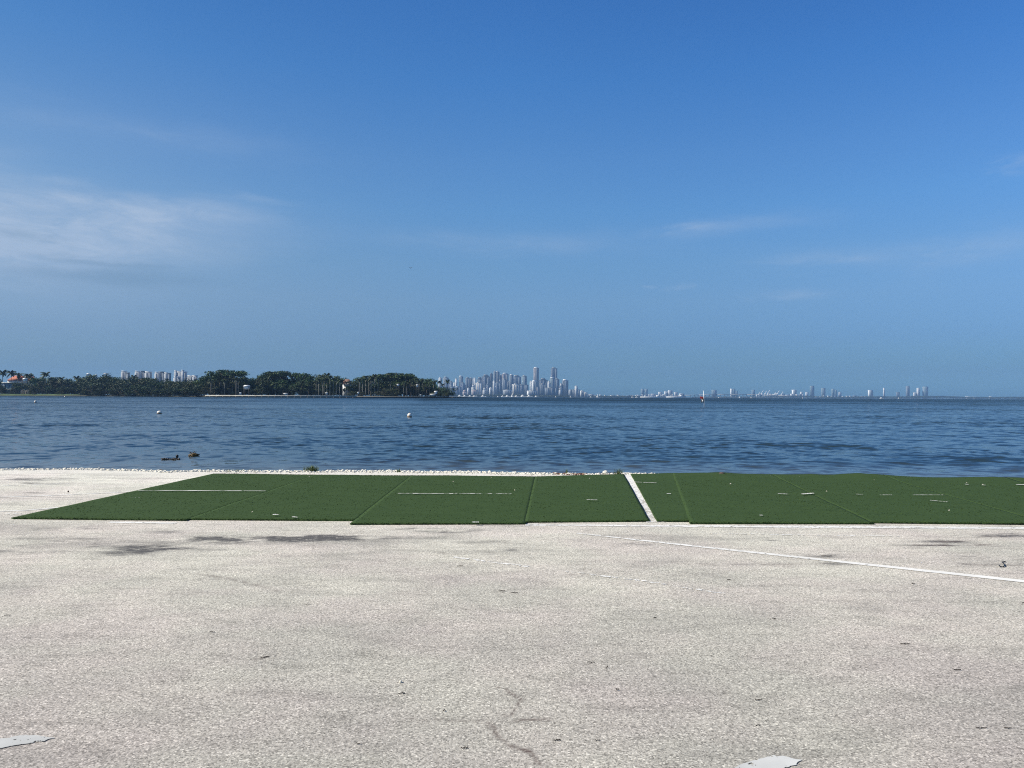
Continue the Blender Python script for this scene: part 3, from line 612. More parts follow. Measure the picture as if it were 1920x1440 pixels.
for i, (px, py, w, sl, th, lab) in enumerate(TW):
    x, y, _ = G(px, py); L = w/F*y; r = random.Random(i); mb = MB(); n = 5; rad = (.0013+.0010*th)*(y/3.5)**.55
    mb.tube([(L*(j/n-.5), sl*L*(j/n-.5)*2.5+r.uniform(-.05, .05)*L, rad+r.uniform(0, .008)*th) for j in range(n+1)], [rad*(.7+.5*r.random()) for _ in range(n+1)], 6)
    if w > 11: mb.tube([(0, 0, rad), (L*.12, L*.18*(-1)**i, rad+.004)], [rad*.7, rad*.4], 5)
    o = mb.build('twig', MAT['twig']); o.location = (x, y, 0); tag(o, lab, 'twig', 'twigs and bark scraps on the asphalt')
LF = [(473, 961, 'white scrap on the second turf mat, leftmost'), (580, 894.5, 'white scrap near the back of the second turf mat'), (850, 904, 'white scrap near the back of the third turf mat'), (921, 897, 'white scrap by the far edge of the third turf mat'),
      (965, 920, 'pale scrap on the third turf mat near its right seam'), (1370, 908, 'pale scrap on the turf below the brown rock'), (1639, 901, 'pale scrap by the rumpled back edge of the turf'), (1813, 906, 'white scrap on the rightmost turf mat, left one of two'),
      (1843, 909.5, 'white scrap on the rightmost turf mat, right one of two'), (1550, 922, 'pale scrap right of the white scuff on the turf'), (1780, 958, 'pale scrap low on the rightmost turf mat'), (1105, 898, 'pale scrap on the mat left of the stall line')]
for i, (px, py, lab) in enumerate(LF):
    x, y, _ = G(px, py, .045); s = .012+.008*(i % 3)/2; a = i*1.3
    mb = MB(); mb.add([(-s, 0, 0), (-s*.3, s*.5, .012), (s, .1*s, .004), (-s*.2, -s*.5, .006), (0, 0, .02)], [(0, 3, 4), (3, 2, 4), (2, 1, 4), (1, 0, 4)])
    o = mb.build('leaf_scrap', MAT['leaf_litter']); o.location = (x, y, .047); o.rotation_euler = (0, 0, a); tag(o, lab, 'scrap', 'pale scraps lying on the turf')

# ------------------------------------------------------------------ buoys, channel pole, bird
def buoy(px, py, w, label, ball=1.0):
    x, y, _ = G(px, py, WZ); r = w/F*y/2; root = tag(empty('mooring_buoy', (x, y, WZ)), label, 'buoy', 'mooring buoys on the bay')
    mb = MB(); mb.lathe([(max(.001, r*math.sin(math.pi*i/14)), r*.75*ball-r*math.cos(math.pi*i/14)*ball) for i in range(15)], 24); mb.build('float', MAT['buoy'], root, True)
    mb = MB(); mb.lathe([(r*.93, r*.16), (r*1.02, r*.2), (r*1.02, r*.36), (r*.95, r*.4)], 24); mb.build('band', MAT['buoy_ring'], root, True)
    mb = MB(); mb.tube([(0, 0, r*1.6*ball), (0, 0, r*1.95*ball), (r*.12, 0, r*2.05*ball)], r*.1, 8); mb.build('ring', MAT['buoy_ring'], root)
buoy(299, 776, 9, 'squat white buoy floating at the left, nearer than the tiny one', .75)
buoy(768, 782, 8.5, 'round white buoy floating left of the picture centre', 1.0)
buoy(66.5, 755, 4.6, 'tiny far white buoy near the left edge of the bay', 1.0)
x, y, _ = G(1320.5, 763.5, WZ); k = y/F
root = tag(empty('channel_pole', (x, y, WZ)), 'leaning white pole standing in the bay with a small white board and red rag', 'marker pole')
mb = MB(); mb.tube([(0, 0, -.5), (-.3*k, 0, 12*k), (-1.6*k, 0, 31*k)], .055, 10); mb.build('pole', MAT['pole'], root)
mb = MB(); mb.box(-4.6*k, -1.9*k, -.06, -.02, 9*k, 14*k, .75); mb.build('board', MAT['white'], root)
mb = MB(); mb.box(-5.6*k, -.6*k, .0, .05, 8.8*k, 16.2*k, .8); mb.build('board_back', MAT['black'], root)
mb = MB(); mb.add([(-8.5*k, 0, 17*k), (-7*k, .1, 19.5*k), (-3*k, .05, 20*k), (-1*k, 0, 17*k), (-3.5*k, -.1, 15.8*k), (-6*k, .1, 15.5*k)], [(0, 1, 2, 3, 4, 5)])
mb.tube([(-1*k, 0, 17*k), (-4*k, 0, 18*k), (-8*k, 0, 20.4*k)], .04, 6); mb.build('rag', MAT['red'], root)
x, y, z = P(770, 503, 150); mb = MB(); mb.add([(-.35, 0, .12), (-.15, .028, .2), (0, .12, .02), (.15, .028, .2), (.38, 0, .1), (.12, -.034, .1), (0, -.1, 0), (-.12, -.034, .1)], [(0, 1, 2, 7), (2, 3, 4, 5), (7, 2, 5, 6)])
mb.lathe([(.01, -.05), (.06, 0), (.01, .06)], 8); o = mb.build('seabird', MAT['black']); o.location = (x, y, z); tag(o, 'dark speck of a bird gliding in the empty sky', 'bird')

# ------------------------------------------------------------------ headland with trees
def strip_land(name, front, back, z0, mat, label, bumps=.4):
    """front: list of (px, Y); land from front line back to Y=back"""
    fx = np.array([P(p, 744, Y_)[0] for p, Y_ in front]); fy = np.array([Y_ for _, Y_ in front]); xs = np.linspace(fx[0], fx[-1], 260); ysf = np.interp(xs, fx, fy)+(fbm(xs*.05, xs*0, 131)-.5)*8
    R_ = []
    for t, z in ((0, WZ-1.0), (.004, WZ+.1), (.02, z0*.6), (.06, z0), (.5, z0), (1.0, z0)):
        yy = ysf+(back-ysf)*t; R_.append(np.stack([xs, yy, np.full_like(xs, z)+(fbm(xs*.04, yy*.04, 137)-.5)*bumps*(t > .01)], -1))
    v = np.array(R_); return tag(mesh_np(name, v.reshape(-1, 3), gridfaces(*v.shape[:2]), mat, smooth=True), label, kind='structure')
strip_land('headland', [(-500, 1050), (0, 1045), (160, 1030), (360, 900), (385, 838), (840, 838), (848, 850)], 1500, 1.3, MAT['soil'], 'low wooded headland')
strip_land('lawn', [(-500, 1049), (0, 1050), (60, 1046), (120, 1043), (150, 1047)], 1085, 2.4, MAT['lawn'], 'sunlit lawn in front of the red roofed houses', .6)
a = P(386, 744, 830); b_ = P(668, 744, 830); c_ = P(842, 744, 832)
root = tag(empty('seawall', (a[0], 830, WZ)), 'long white capped seawall below the tall trees of the headland', 'seawall'); Lw = b_[0]-a[0]; L2 = c_[0]-a[0]
mb = MB(); mb.box(0, L2, 0, 3, -.6, .95); mb.build('wall_face', MAT['wallbase'], root)
mb = MB(); mb.box(-1, Lw, -.25, 3.2, .95, 2.35); mb.build('wall_cap', MAT['seawall'], root)
mb = MB(); mb.box(Lw+.05, L2, -.2, 3.2, .95, 1.9); mb.build('lower_wall_cap', simple('grey_seawall', (.14, .13, .11), .9, .3, .2), root)
for q in np.arange(4, Lw, 7.3): mb = MB(); mb.box(q, q+1.2, -.4, .0, -.4, .9); mb.build('buttress', MAT['bark'], root)

def crown_mesh(name, lobes, K, s, mat, seed, shell=.72):
    r = np.random.RandomState(seed); lobes = np.array(lobes, float); wgt = (lobes[:, 3]*lobes[:, 4])**1.0; idx = r.choice(len(lobes), K, p=wgt/wgt.sum())
    d = r.randn(K, 3); d /= np.linalg.norm(d, axis=1)[:, None]; rad = shell+(1-shell)*r.rand(K)**.6; rad = np.where(r.rand(K) < .2, r.rand(K), rad)*(1+.12*r.randn(K))
    L = lobes[idx]; c = L[:, :3]+d*rad[:, None]*np.stack([L[:, 3], L[:, 3], L[:, 4]], 1)
    n = d+r.randn(K, 3)*.75; n /= np.linalg.norm(n, axis=1)[:, None]; t = np.cross(n, r.randn(K, 3)); t /= np.linalg.norm(t, axis=1)[:, None]; w = np.cross(n, t)
    sz = s*(.55+.9*r.rand(K))[:, None]; j = lambda: (.7+.6*r.rand(K))[:, None]
    v = np.stack([c+t*sz*j(), c+w*sz*.7*j(), c-t*sz*j(), c-w*sz*.7*j()], 1).reshape(-1, 3)
    return mesh_np(name, v, np.arange(4*K).reshape(-1, 4), mat)
def trunk_mesh(name, mat, h, r0, limbs, seed, lean=.02):
    r = random.Random(seed); mb = MB(); top = (lean, 0, h)
    mb.tube([(0, 0, 0), (lean*.3, 0, h*.4), top], [r0*1.3, r0, r0*.75], 7)
    for k in range(limbs):
        a = k*6.28/limbs+r.uniform(-.4, .4); q = r.uniform(.14, .32); mb.tube([top, (lean+math.cos(a)*q*.55, math.sin(a)*q*.55, h+.12), (lean+math.cos(a)*q, math.sin(a)*q, h+r.uniform(.22, .34))], [r0*.6, r0*.4, r0*.18], 5)
    return mb.build(name, mat)
PROTO = {}
def proto(kind, parts): PROTO[kind] = parts
def rl(seed, n, f):
    r = random.Random(seed); return [f(r) for _ in range(n)]
# unit trees: height 1, spread 1
def mk(kind, lobes, K, s, leaf, th, r0, limbs, seed, bark='bark', shell=.72):
    cr = crown_mesh('crown', lobes, K, s, MAT[leaf], seed, shell); tr = trunk_mesh('trunk', MAT[bark], th, r0, limbs, seed); proto(kind, [('crown', cr.data), ('trunk', tr.data)])
    for o in (cr, tr): bpy.data.objects.remove(o)
mk('round', rl(1, 16, lambda r: (r.uniform(-.3, .3), r.uniform(-.3, .3), r.uniform(.42, .82), r.uniform(.13, .2), r.uniform(.10, .15))), 1900, .024, 'leaf_mid', .5, .022, 6, 1)
mk('oval', rl(2, 14, lambda r: (r.uniform(-.25, .25), r.uniform(-.25, .25), r.uniform(.3, .86), r.uniform(.14, .22), r.uniform(.11, .16))), 1900, .025, 'leaf_dark', .4, .02, 6, 2)
mk('umbrella', rl(3, 20, lambda r: ((lambda a, q: (q*math.cos(a), q*math.sin(a), .84-.55*q*q+r.uniform(-.05, .02), r.uniform(.10, .16), r.uniform(.06, .09)))(r.uniform(0, 6.28), r.random()**.6*.4))), 2200, .021, 'leaf_dark', .58, .02, 9, 3)
mk('bush', rl(4, 16, lambda r: (r.uniform(-.36, .36), r.uniform(-.3, .3), r.uniform(.15, .72), r.uniform(.13, .2), r.uniform(.14, .2))), 1900, .027, 'mangrove', .2, .02, 6, 4)
mk('olivebush', rl(5, 14, lambda r: (r.uniform(-.36, .36), r.uniform(-.3, .3), r.uniform(.18, .7), r.uniform(.13, .2), r.uniform(.14, .2))), 1700, .027, 'leaf_olive', .2, .02, 6, 5)
mk('loose', rl(6, 12, lambda r: (r.uniform(-.34, .34), r.uniform(-.3, .3), r.uniform(.35, .86), r.uniform(.055, .15), r.uniform(.06, .11))), 1300, .023, 'leaf_olive', .5, .02, 8, 6)
def palm_parts(kind, nf, flen, droop, trunk_pts, trunk_r, bark, seed, shaft=False):
    r = random.Random(seed); mb = MB(); top = Vector(trunk_pts[-1])
    for k in range(nf):
        a = k*2.4+r.uniform(-.2, .2); up = r.uniform(-.35, 1.1); L = flen*r.uniform(.8, 1.1); n = 7; c = []
        for i in range(n+1):
            t = i/n; c.append(top+Vector((math.cos(a)*L*t*math.cos(up*.6), math.sin(a)*L*t*math.cos(up*.6), L*(math.sin(up)*t-droop*t*t))))
        side = Vector((-math.sin(a), math.cos(a), 0)); v = []
        for i, p in enumerate(c):
            w = L*.17*math.sin(math.pi*min(1, .12+.88*i/n))**.7*(1 if i % 2 else .72); v += [p-side*w+Vector((0, 0, -w*.8)), p, p+side*w+Vector((0, 0, -w*.8))]
        f = []
        for i in range(n): q = i*3; f += [(q, q+1, q+4, q+3), (q+1, q+2, q+5, q+4)]
        mb.add(v, f)
    fr = mb.build('fronds', MAT['palm_leaf']); mb = MB(); mb.tube(trunk_pts, trunk_r, 8); tr = mb.build('trunk', MAT[bark]); P_ = [('fronds', fr.data), ('trunk', tr.data)]
    objs = [fr, tr]
    if shaft:
        mb = MB(); mb.tube([top-Vector((0, 0, .12)), top], [trunk_r[-1]*1.25, trunk_r[-1]*.8], 8); cs = mb.build('crownshaft', MAT['leaf_mid']); P_.append(('crownshaft', cs.data)); objs.append(cs)
    proto(kind, P_)
    for o in objs: bpy.data.objects.remove(o)
palm_parts('coconut', 20, .27, .55, [(0, 0, 0), (.03, 0, .3), (.05, 0, .6), (.04, 0, .84)], [.016, .012, .010, .009], 'bark', 1)
palm_parts('coconut2', 17, .29, .7, [(0, 0, 0), (-.05, 0, .3), (-.09, 0, .6), (-.10, 0, .82)], [.016, .012, .010, .009], 'pale_bark', 2)
palm_parts('royal', 18, .24, .62, [(0, 0, 0), (0, 0, .3), (0, 0, .55), (0, 0, .84)], [.024, .021, .022, .016], 'pale_bark', 3, True)
KINDN = dict(round='broadleaf_tree', oval='broadleaf_tree', umbrella='banyan_tree', bush='mangrove_bush', olivebush='shrub', loose='broadleaf_tree', coconut='coconut_palm', coconut2='coconut_palm', royal='royal_palm')
CATN = dict(round='tree', oval='tree', umbrella='tree', bush='bush', olivebush='shrub', loose='tree', coconut='palm tree', coconut2='palm tree', royal='palm tree')
ORD = ['leftmost', 'second from the left', 'third from the left', 'fourth from the left', 'fifth from the left', 'sixth from the left', 'seventh from the left', 'eighth from the left', 'ninth from the left', 'tenth from the left',
       'eleventh from the left', 'twelfth from the left', 'thirteenth from the left', 'fourteenth from the left', 'fifteenth from the left', 'sixteenth from the left', 'seventeenth from the left', 'eighteenth from the left', 'nineteenth from the left', 'twentieth from the left']
ORD += ['%d places from the left' % i for i in range(21, 60)]
def plant(kind, px, ytop, wpx, Y_, label, group, rz, ybase=None):
    x, _, z1 = P(px, ytop, Y_); z0 = 1.0 if ybase is None else P(px, ybase, Y_)[2]; h = (z1-z0)/dict(bush=.86, olivebush=.86, oval=.95, round=.94, loose=.93).get(kind, 1.0); w = wpx/F*Y_
    if kind in ('coconut', 'coconut2', 'royal'): w = w
    else: w *= 1.22
    if kind in ('coconut', 'coconut2', 'royal') and False: w = h if wpx is None or wpx <= 0 else w
    root = tag(empty(KINDN[kind], (x, Y_, z0), rz, (w, w, h)), label, CATN[kind], group)
    for nm, me in PROTO[kind]:
        o = bpy.data.objects.new(nm, me); C.objects.link(o); o.parent = root
    return root
def stand(group, desc, rows_):
    rows_ = sorted(rows_); rnd = random.Random(len(rows_)+len(desc))
    byk = {}
    for r_ in rows_: byk.setdefault(r_[1], []).append(r_)
    for kd, lst in byk.items():
        for i, (px, k_, yt, w, Y_, *yb) in enumerate(lst):
            d = desc[kd]; lab = ('%s, %s' % (d, ORD[i]) if len(lst) > 1 else d)
            plant(kd, px, yt, w, Y_, lab, group, rnd.uniform(0, 6.28) if kd not in ('coconut', 'coconut2') else rnd.choice((0, .5, -.4, 3.3)), *(yb[:1]))
# left: lawn houses and coconut palms
stand('trees round the red roofed houses at the far left', dict(coconut='dark coconut palm with straight trunk by the red roofed houses', coconut2='coconut palm with leaning pale trunk by the far left lawn', round='small round green tree beside the far left houses',
      loose='thin grey green tree right of the far left houses', olivebush='olive shrub at the edge of the far left lawn', oval='dark tree behind the far left palms', bush='dark bush beside the far left houses'),
      [(3, 'coconut', 690, 44, 1100), (20, 'coconut', 691, 42, 1120), (30, 'coconut2', 694, 40, 1130), (50, 'coconut', 697, 36, 1110), (60, 'coconut2', 697, 34, 1120), (83, 'coconut', 694, 40, 1100), (-14, 'coconut', 692, 40, 1090),
       (97, 'coconut2', 703, 30, 1090), (113, 'coconut', 704, 30, 1100), (131, 'coconut2', 706, 30, 1080), (142, 'coconut', 702, 30, 1090), (152, 'coconut2', 706, 32, 1070), (120, 'coconut2', 708, 28, 1060), (163, 'coconut', 706, 26, 1070), (170, 'coconut2', 700, 30, 1100),
       (72, 'round', 706, 30, 1110), (100, 'round', 706, 28, 1130), (88, 'oval', 704, 34, 1140), (120, 'oval', 705, 40, 1140), (146, 'oval', 705, 40, 1145), (36, 'round', 716, 22, 1060), (55, 'oval', 716, 26, 1065), (4, 'bush', 722, 18, 1062), (-10, 'oval', 708, 30, 1120),
       (80, 'loose', 714, 26, 1070), (103, 'loose', 713, 30, 1068), (128, 'loose', 716, 26, 1066), (24, 'olivebush', 724, 16, 1058), (66, 'olivebush', 722, 20, 1056), (92, 'bush', 724, 24, 1062), (112, 'bush', 726, 26, 1062), (134, 'bush', 724, 26, 1062),
       (150, 'bush', 726, 24, 1060), (168, 'olivebush', 712, 30, 1062), (115, 'olivebush', 733, 14, 1050)])
# mangrove shore
rg = random.Random(11); prof = [(160, 706), (180, 703), (200, 703), (220, 704), (240, 704), (262, 705), (280, 708), (300, 709), (320, 711), (340, 714), (352, 711), (365, 709)]
mg = []
for i in range(17):
    px = 160+i*13.5; top = np.interp(px, [p[0] for p in prof], [p[1] for p in prof])+rg.uniform(-1, 2.5); mg.append((px+rg.uniform(-3, 3), rg.choice(('oval', 'round', 'bush')), top, rg.uniform(26, 40), 1130-i*8))
for i in range(15): px = 163+i*13.8; mg.append((px+rg.uniform(-3, 3), rg.choice(('bush', 'bush', 'olivebush')), rg.uniform(712, 719), rg.uniform(28, 42), 1055-i*10, 742.8))
for i in range(15): px = 168+i*13.6; mg.append((px+rg.uniform(-3, 3), 'bush', rg.uniform(722, 730), rg.uniform(26, 38), 1035-i*11.5, 743.2))
mg += [(175, 'coconut', 699, 30, 1110), (250, 'coconut', 700, 26, 1130), (292, 'coconut2', 705, 22, 1080), (312, 'coconut', 707, 22, 1060)]
stand('dense mangrove and trees along the left shore', dict(oval='dark dense tree rising behind the mangroves', round='rounded tree rising behind the mangroves', bush='dark mangrove bush hanging over the water', olivebush='olive green mangrove bush catching sun',
      coconut='palm head above the mangroves', coconut2='leaning palm head above the mangroves'), mg)
# big trees
stand('tall trees on the middle of the headland', dict(umbrella='broad umbrella shaped crown standing above the headland trees', oval='dark tall tree behind the seawall', round='green rounded tree behind the seawall', loose='greyish loose crowned tree behind the seawall', olivebush='pale olive shrub on top of the seawall',
      bush='dark low bush on top of the seawall', coconut='coconut palm standing above the seawall', coconut2='leaning coconut palm above the seawall', royal='tall royal palm'),
      [(426, 'umbrella', 688.5, 64, 880), (412, 'umbrella', 697, 44, 890), (385, 'round', 703, 40, 885), (403, 'oval', 702, 40, 905), (424, 'oval', 698, 46, 910), (443, 'oval', 703, 40, 908), (372, 'oval', 708, 40, 900), (378, 'bush', 722, 34, 870), (392, 'olivebush', 724, 26, 862), (366, 'olivebush', 716, 34, 880), (362, 'bush', 726, 30, 880, 743.5),
       (455, 'round', 705, 34, 900), (472, 'oval', 705, 36, 905), (486, 'oval', 699, 34, 895), (503, 'round', 701, 40, 900), (527, 'umbrella', 690.5, 56, 890), (520, 'oval', 695, 46, 900), (545, 'oval', 696, 46, 905), (566, 'round', 697, 40, 895), (585, 'oval', 698, 40, 900), (604, 'round', 700, 36, 905), (440, 'oval', 712, 40, 905),
       (622, 'oval', 702, 36, 900), (640, 'round', 706, 30, 905), (660, 'oval', 705, 32, 900), (678, 'round', 704, 34, 905), (508, 'coconut', 693, 34, 880), (612, 'coconut', 696, 34, 880), (600, 'coconut2', 697, 32, 885),
       (400, 'loose', 712, 34, 868), (416, 'loose', 710, 36, 864), (434, 'loose', 714, 34, 866), (450, 'loose', 716, 30, 868), (462, 'bush', 726, 30, 872), (480, 'olivebush', 728, 22, 862), (492, 'loose', 708, 32, 870), (510, 'oval', 712, 34, 880), (530, 'round', 710, 36, 880), (548, 'oval', 712, 40, 885), (565, 'round', 712, 38, 880), (584, 'oval', 714, 40, 885),
       (500, 'bush', 724, 34, 872), (520, 'bush', 724, 34, 874), (540, 'bush', 726, 40, 874), (562, 'bush', 724, 40, 872), (582, 'bush', 726, 34, 870), (602, 'bush', 728, 40, 875), (425, 'bush', 726, 40, 874), (404, 'bush', 724, 36, 872), (445, 'bush', 728, 30, 870), (620, 'oval', 714, 40, 890), (640, 'bush', 722, 30, 900), (480, 'oval', 714, 40, 890),
       (530, 'coconut', 719, 24, 855), (546, 'coconut2', 720, 24, 856), (564, 'coconut', 712, 34, 862), (578, 'coconut', 716, 30, 860), (492, 'coconut', 712, 34, 862), (518, 'coconut2', 714, 30, 864)])
us = [(388+i*14.6, 'bush', 721+((i*37) % 7), 34, 925+((i*53) % 20)) for i in range(32)]
stand('shaded understory behind the headland trees', dict(bush='dark understory bush in the shade behind the seawall'), us)
us = [(-14+i*13.5, 'bush', 722+((i*37) % 6), 32, 1165+((i*53) % 20)) for i in range(14)]
stand('shaded understory behind the far left palms', dict(bush='dark understory bush behind the far left palms'), us)
rp = []
for i, (px, yt) in enumerate([(396, 707), (421, 708), (436, 702), (443, 703), (447, 706), (403, 712), (605, 706), (608, 703), (613, 705), (619, 699), (625, 704), (631, 701), (637, 706), (642, 708), (649, 712), (598, 705), (656, 714), (593, 710), (680, 704), (686, 700), (692, 706), (696, 700), (703, 697), (709, 704), (674, 706),
                              (732, 712), (748, 714), (757, 712), (771, 708), (781, 706), (786, 710), (792, 707), (800, 708), (806, 711), (813, 712), (776, 711), (762, 715)]): rp.append((px, 'royal', yt, 30 if i < 25 else 24, 856 + (i % 3)*4))
stand('royal palms standing in rows on the headland', dict(royal='royal palm with pale straight trunk above the seawall'), rp)
stand('trees toward the tip of the headland', dict(umbrella='wide dome shaped crown forming the green mound at the right', oval='dark tree on the right half of the headland', round='rounded green tree on the right half of the headland', bush='dark bush under the right hand royal palms', olivebush='grey green feathery shrub under the dome shaped trees',
      coconut='coconut palm near the tip of the headland', coconut2='leaning coconut palm near the tip of the headland', loose='loose olive tree near the tip of the headland'),
      [(742, 'umbrella', 694.5, 64, 885), (722, 'umbrella', 698, 50, 890), (758, 'umbrella', 700, 48, 888), (735, 'oval', 698, 50, 900), (715, 'oval', 702, 40, 905), (697, 'oval', 702, 34, 902), (757, 'oval', 704, 40, 905), (770, 'round', 706, 36, 900), (784, 'oval', 707, 34, 895), (798, 'round', 708, 30, 890), (809, 'oval', 711, 24, 880),
       (700, 'bush', 718, 44, 880), (672, 'bush', 716, 40, 890), (655, 'round', 722, 26, 862), (735, 'round', 712, 44, 880), (752, 'round', 714, 40, 878), (718, 'bush', 716, 44, 885), (768, 'bush', 722, 40, 876), (786, 'bush', 722, 36, 872), (802, 'bush', 724, 32, 868), (815, 'bush', 728, 22, 862), (735, 'bush', 732, 30, 864), (748, 'bush', 731, 24, 862),
       (722, 'olivebush', 727, 28, 850), (735, 'olivebush', 728, 26, 850), (745, 'loose', 718, 26, 860), (764, 'loose', 716, 26, 860), (780, 'loose', 718, 24, 858), (800, 'loose', 720, 24, 856), (823, 'coconut', 711, 22, 850), (838, 'coconut', 709, 26, 850), (832, 'coconut2', 716, 20, 855), (818, 'coconut2', 709, 22, 860), (676, 'olivebush', 734, 16, 848),
       (826, 'bush', 734, 14, 852), (840, 'bush', 735, 12, 852), (834, 'olivebush', 737, 12, 846), (660, 'olivebush', 733, 14, 846), (812, 'olivebush', 735, 16, 848)])

# ------------------------------------------------------------------ houses on the headland
def house(name, x0, x1, ye, yr, Y_, wallm, roofm, label, cat='house', win=3, hip=True, base=742):
    a = P(x0, ye, Y_); b = P(x1, ye, Y_); h = a[2]-1.2; w = b[0]-a[0]; rh = P(x0, yr, Y_)[2]-a[2]; dpt = max(8, w*.6)
    root = tag(empty(name, (a[0], Y_, 1.2)), label, cat)
    mb = MB(); mb.box(0, w, 0, dpt, 0, h); mb.build('wall', wallm, root)
    ov = .8; mb = MB(); rx = w*.22 if hip else 0
    mb.add([(-ov, -ov, h+.05), (w+ov, -ov, h+.05), (w+ov, dpt+ov, h+.05), (-ov, dpt+ov, h+.05), (rx, dpt/2, h+rh), (w-rx, dpt/2, h+rh)], [(0, 1, 5, 4), (1, 2, 5), (2, 3, 4, 5), (3, 0, 4), (3, 2, 1, 0)]); mb.build('roof', roofm, root)
    for k in range(win):
        c = w*(k+.5)/win; fr = MB(); fr.box(c-1.1, c+1.1, -.16, -.02, h*.45, h*.45+2.4); wn = fr.build('window', MAT['white'], root)
        pn = MB(); pn.box(c-.9, c+.9, -.22, -.17, h*.45+.2, h*.45+2.2); pn.build('pane', MAT['glass'], wn)
    return root
house('waterfront_house', 14, 44, 713, 704, 1135, MAT['offwhite'], MAT['roof_red'], 'house with long red tiled roof behind the far left palms')
house('waterfront_house', 48, 63, 714, 706, 1128, MAT['cream_f'], MAT['roof_red'], 'smaller red roofed house right of the long red roof')
house('waterfront_house', 258, 274, 715, 711, 1180, MAT['offwhite'], MAT['roof_red'], 'house showing only its orange red roof above the mangroves')
house('waterfront_house', 642, 657, 719, 711, 872, MAT['white'], MAT['roof_brown'], 'white house with brown roof behind the royal palms')
a = P(5, 742, 1088)
root = tag(empty('glass_house', (a[0], 1088, 1.2)), 'grey house with large bluish windows at the far left shore', 'house'); w = 25/F*1088; h = 22/F*1088
mb = MB(); mb.box(0, w, 0, 10, 0, h); mb.build('wall', MAT['glass_f'], root)
mb = MB(); mb.box(-1, w+1, -1.5, 10, h, h+.8); mb.build('flat_roof', MAT['offwhite'], root)
for k in range(4): mb = MB(); mb.box(w*k/4+.5, w*(k+1)/4-.5, -.3, -.02, 3, h-3); mb.build('window', MAT['glass'], root)
mb = MB(); mb.box(.5, w-.5, -2, 0, h*.45, h*.45+.5); mb.build('balcony', MAT['offwhite'], root)
for (x0, x1, y0, y1, Y_, lab) in [(42, 48, 709, 716, 1092, 'white gable wall standing between the two red roofs'), (27, 31, 719, 725, 1082, 'small white slanted wall piece below the long red roof'), (44, 49, 727, 732, 1080, 'small white garden pavilion on the far left lawn'),
                                  (456, 466, 722, 730, 848, 'white beach pavilion with an arched opening on the seawall'), (645, 655, 719, 725, 868, 'white upper terrace below the brown roof'), (655, 661, 728, 736, 864, 'white lower porch right of the white house'),
                                  (531, 538, 737, 740, 840, 'low white tent on the seawall'), (449, 452, 736, 740, 840, 'tiny white kiosk left of the white pavilion'), (610, 614, 736, 740, 842, 'tiny white cabin among the left royal palms'), (670, 673, 735, 739, 842, 'small white cabin right of the white house'),
                                  (162, 167, 700, 705, 1150, 'small white roof block above the left palms'), (178, 181, 702, 705, 1150, 'tiny white roof block right of the first one'), (194, 200, 699.5, 702, 1150, 'low white roof edge above the mangroves'),
                                  (744, 748, 720, 724, 845, 'small white lantern top under the green mound'), (780, 784, 721, 726, 845, 'small white sign board among the right royal palms'), (806, 816, 738.5, 742, 838, 'low white boathouse near the tip of the headland'), (787, 790, 740, 742, 838, 'tiny white hut left of the boathouse'),
                                  (814, 820, 733, 739, 844, 'white peaked hut at the tip of the headland')]:
    a = P(x0, y1, Y_); w = (x1-x0)/F*Y_; h = (y1-y0)/F*Y_
    if y1 < 738 and Y_ < 1000 or Y_ > 1000: pass
    zb = min(a[2], 1.2) if 0 else a[2]
    root = tag(empty('pavilion', (a[0], Y_, 1.0)), lab, 'pavilion'); zb -= 1.0
    mb = MB(); s = .05*w
    mb.box(0, s, 0, s, 0, zb+h*.7); mb.box(w-s, w, 0, s, 0, zb+h*.7); mb.box(0, s, w*.8, w*.8+s, 0, zb+h*.7); mb.box(w-s, w, w*.8, w*.8+s, 0, zb+h*.7); mb.build('post', MAT['bark'], root)
    mb = MB(); mb.box(s, w-s, s, w*.8, zb, zb+h*.7); mb.build('wall', MAT['white'], root)
    mb = MB(); mb.box(-.3, w+.3, -.3, w+.3, zb+h*.7, zb+h, .7, .5); mb.build('roof', MAT['white'], root)

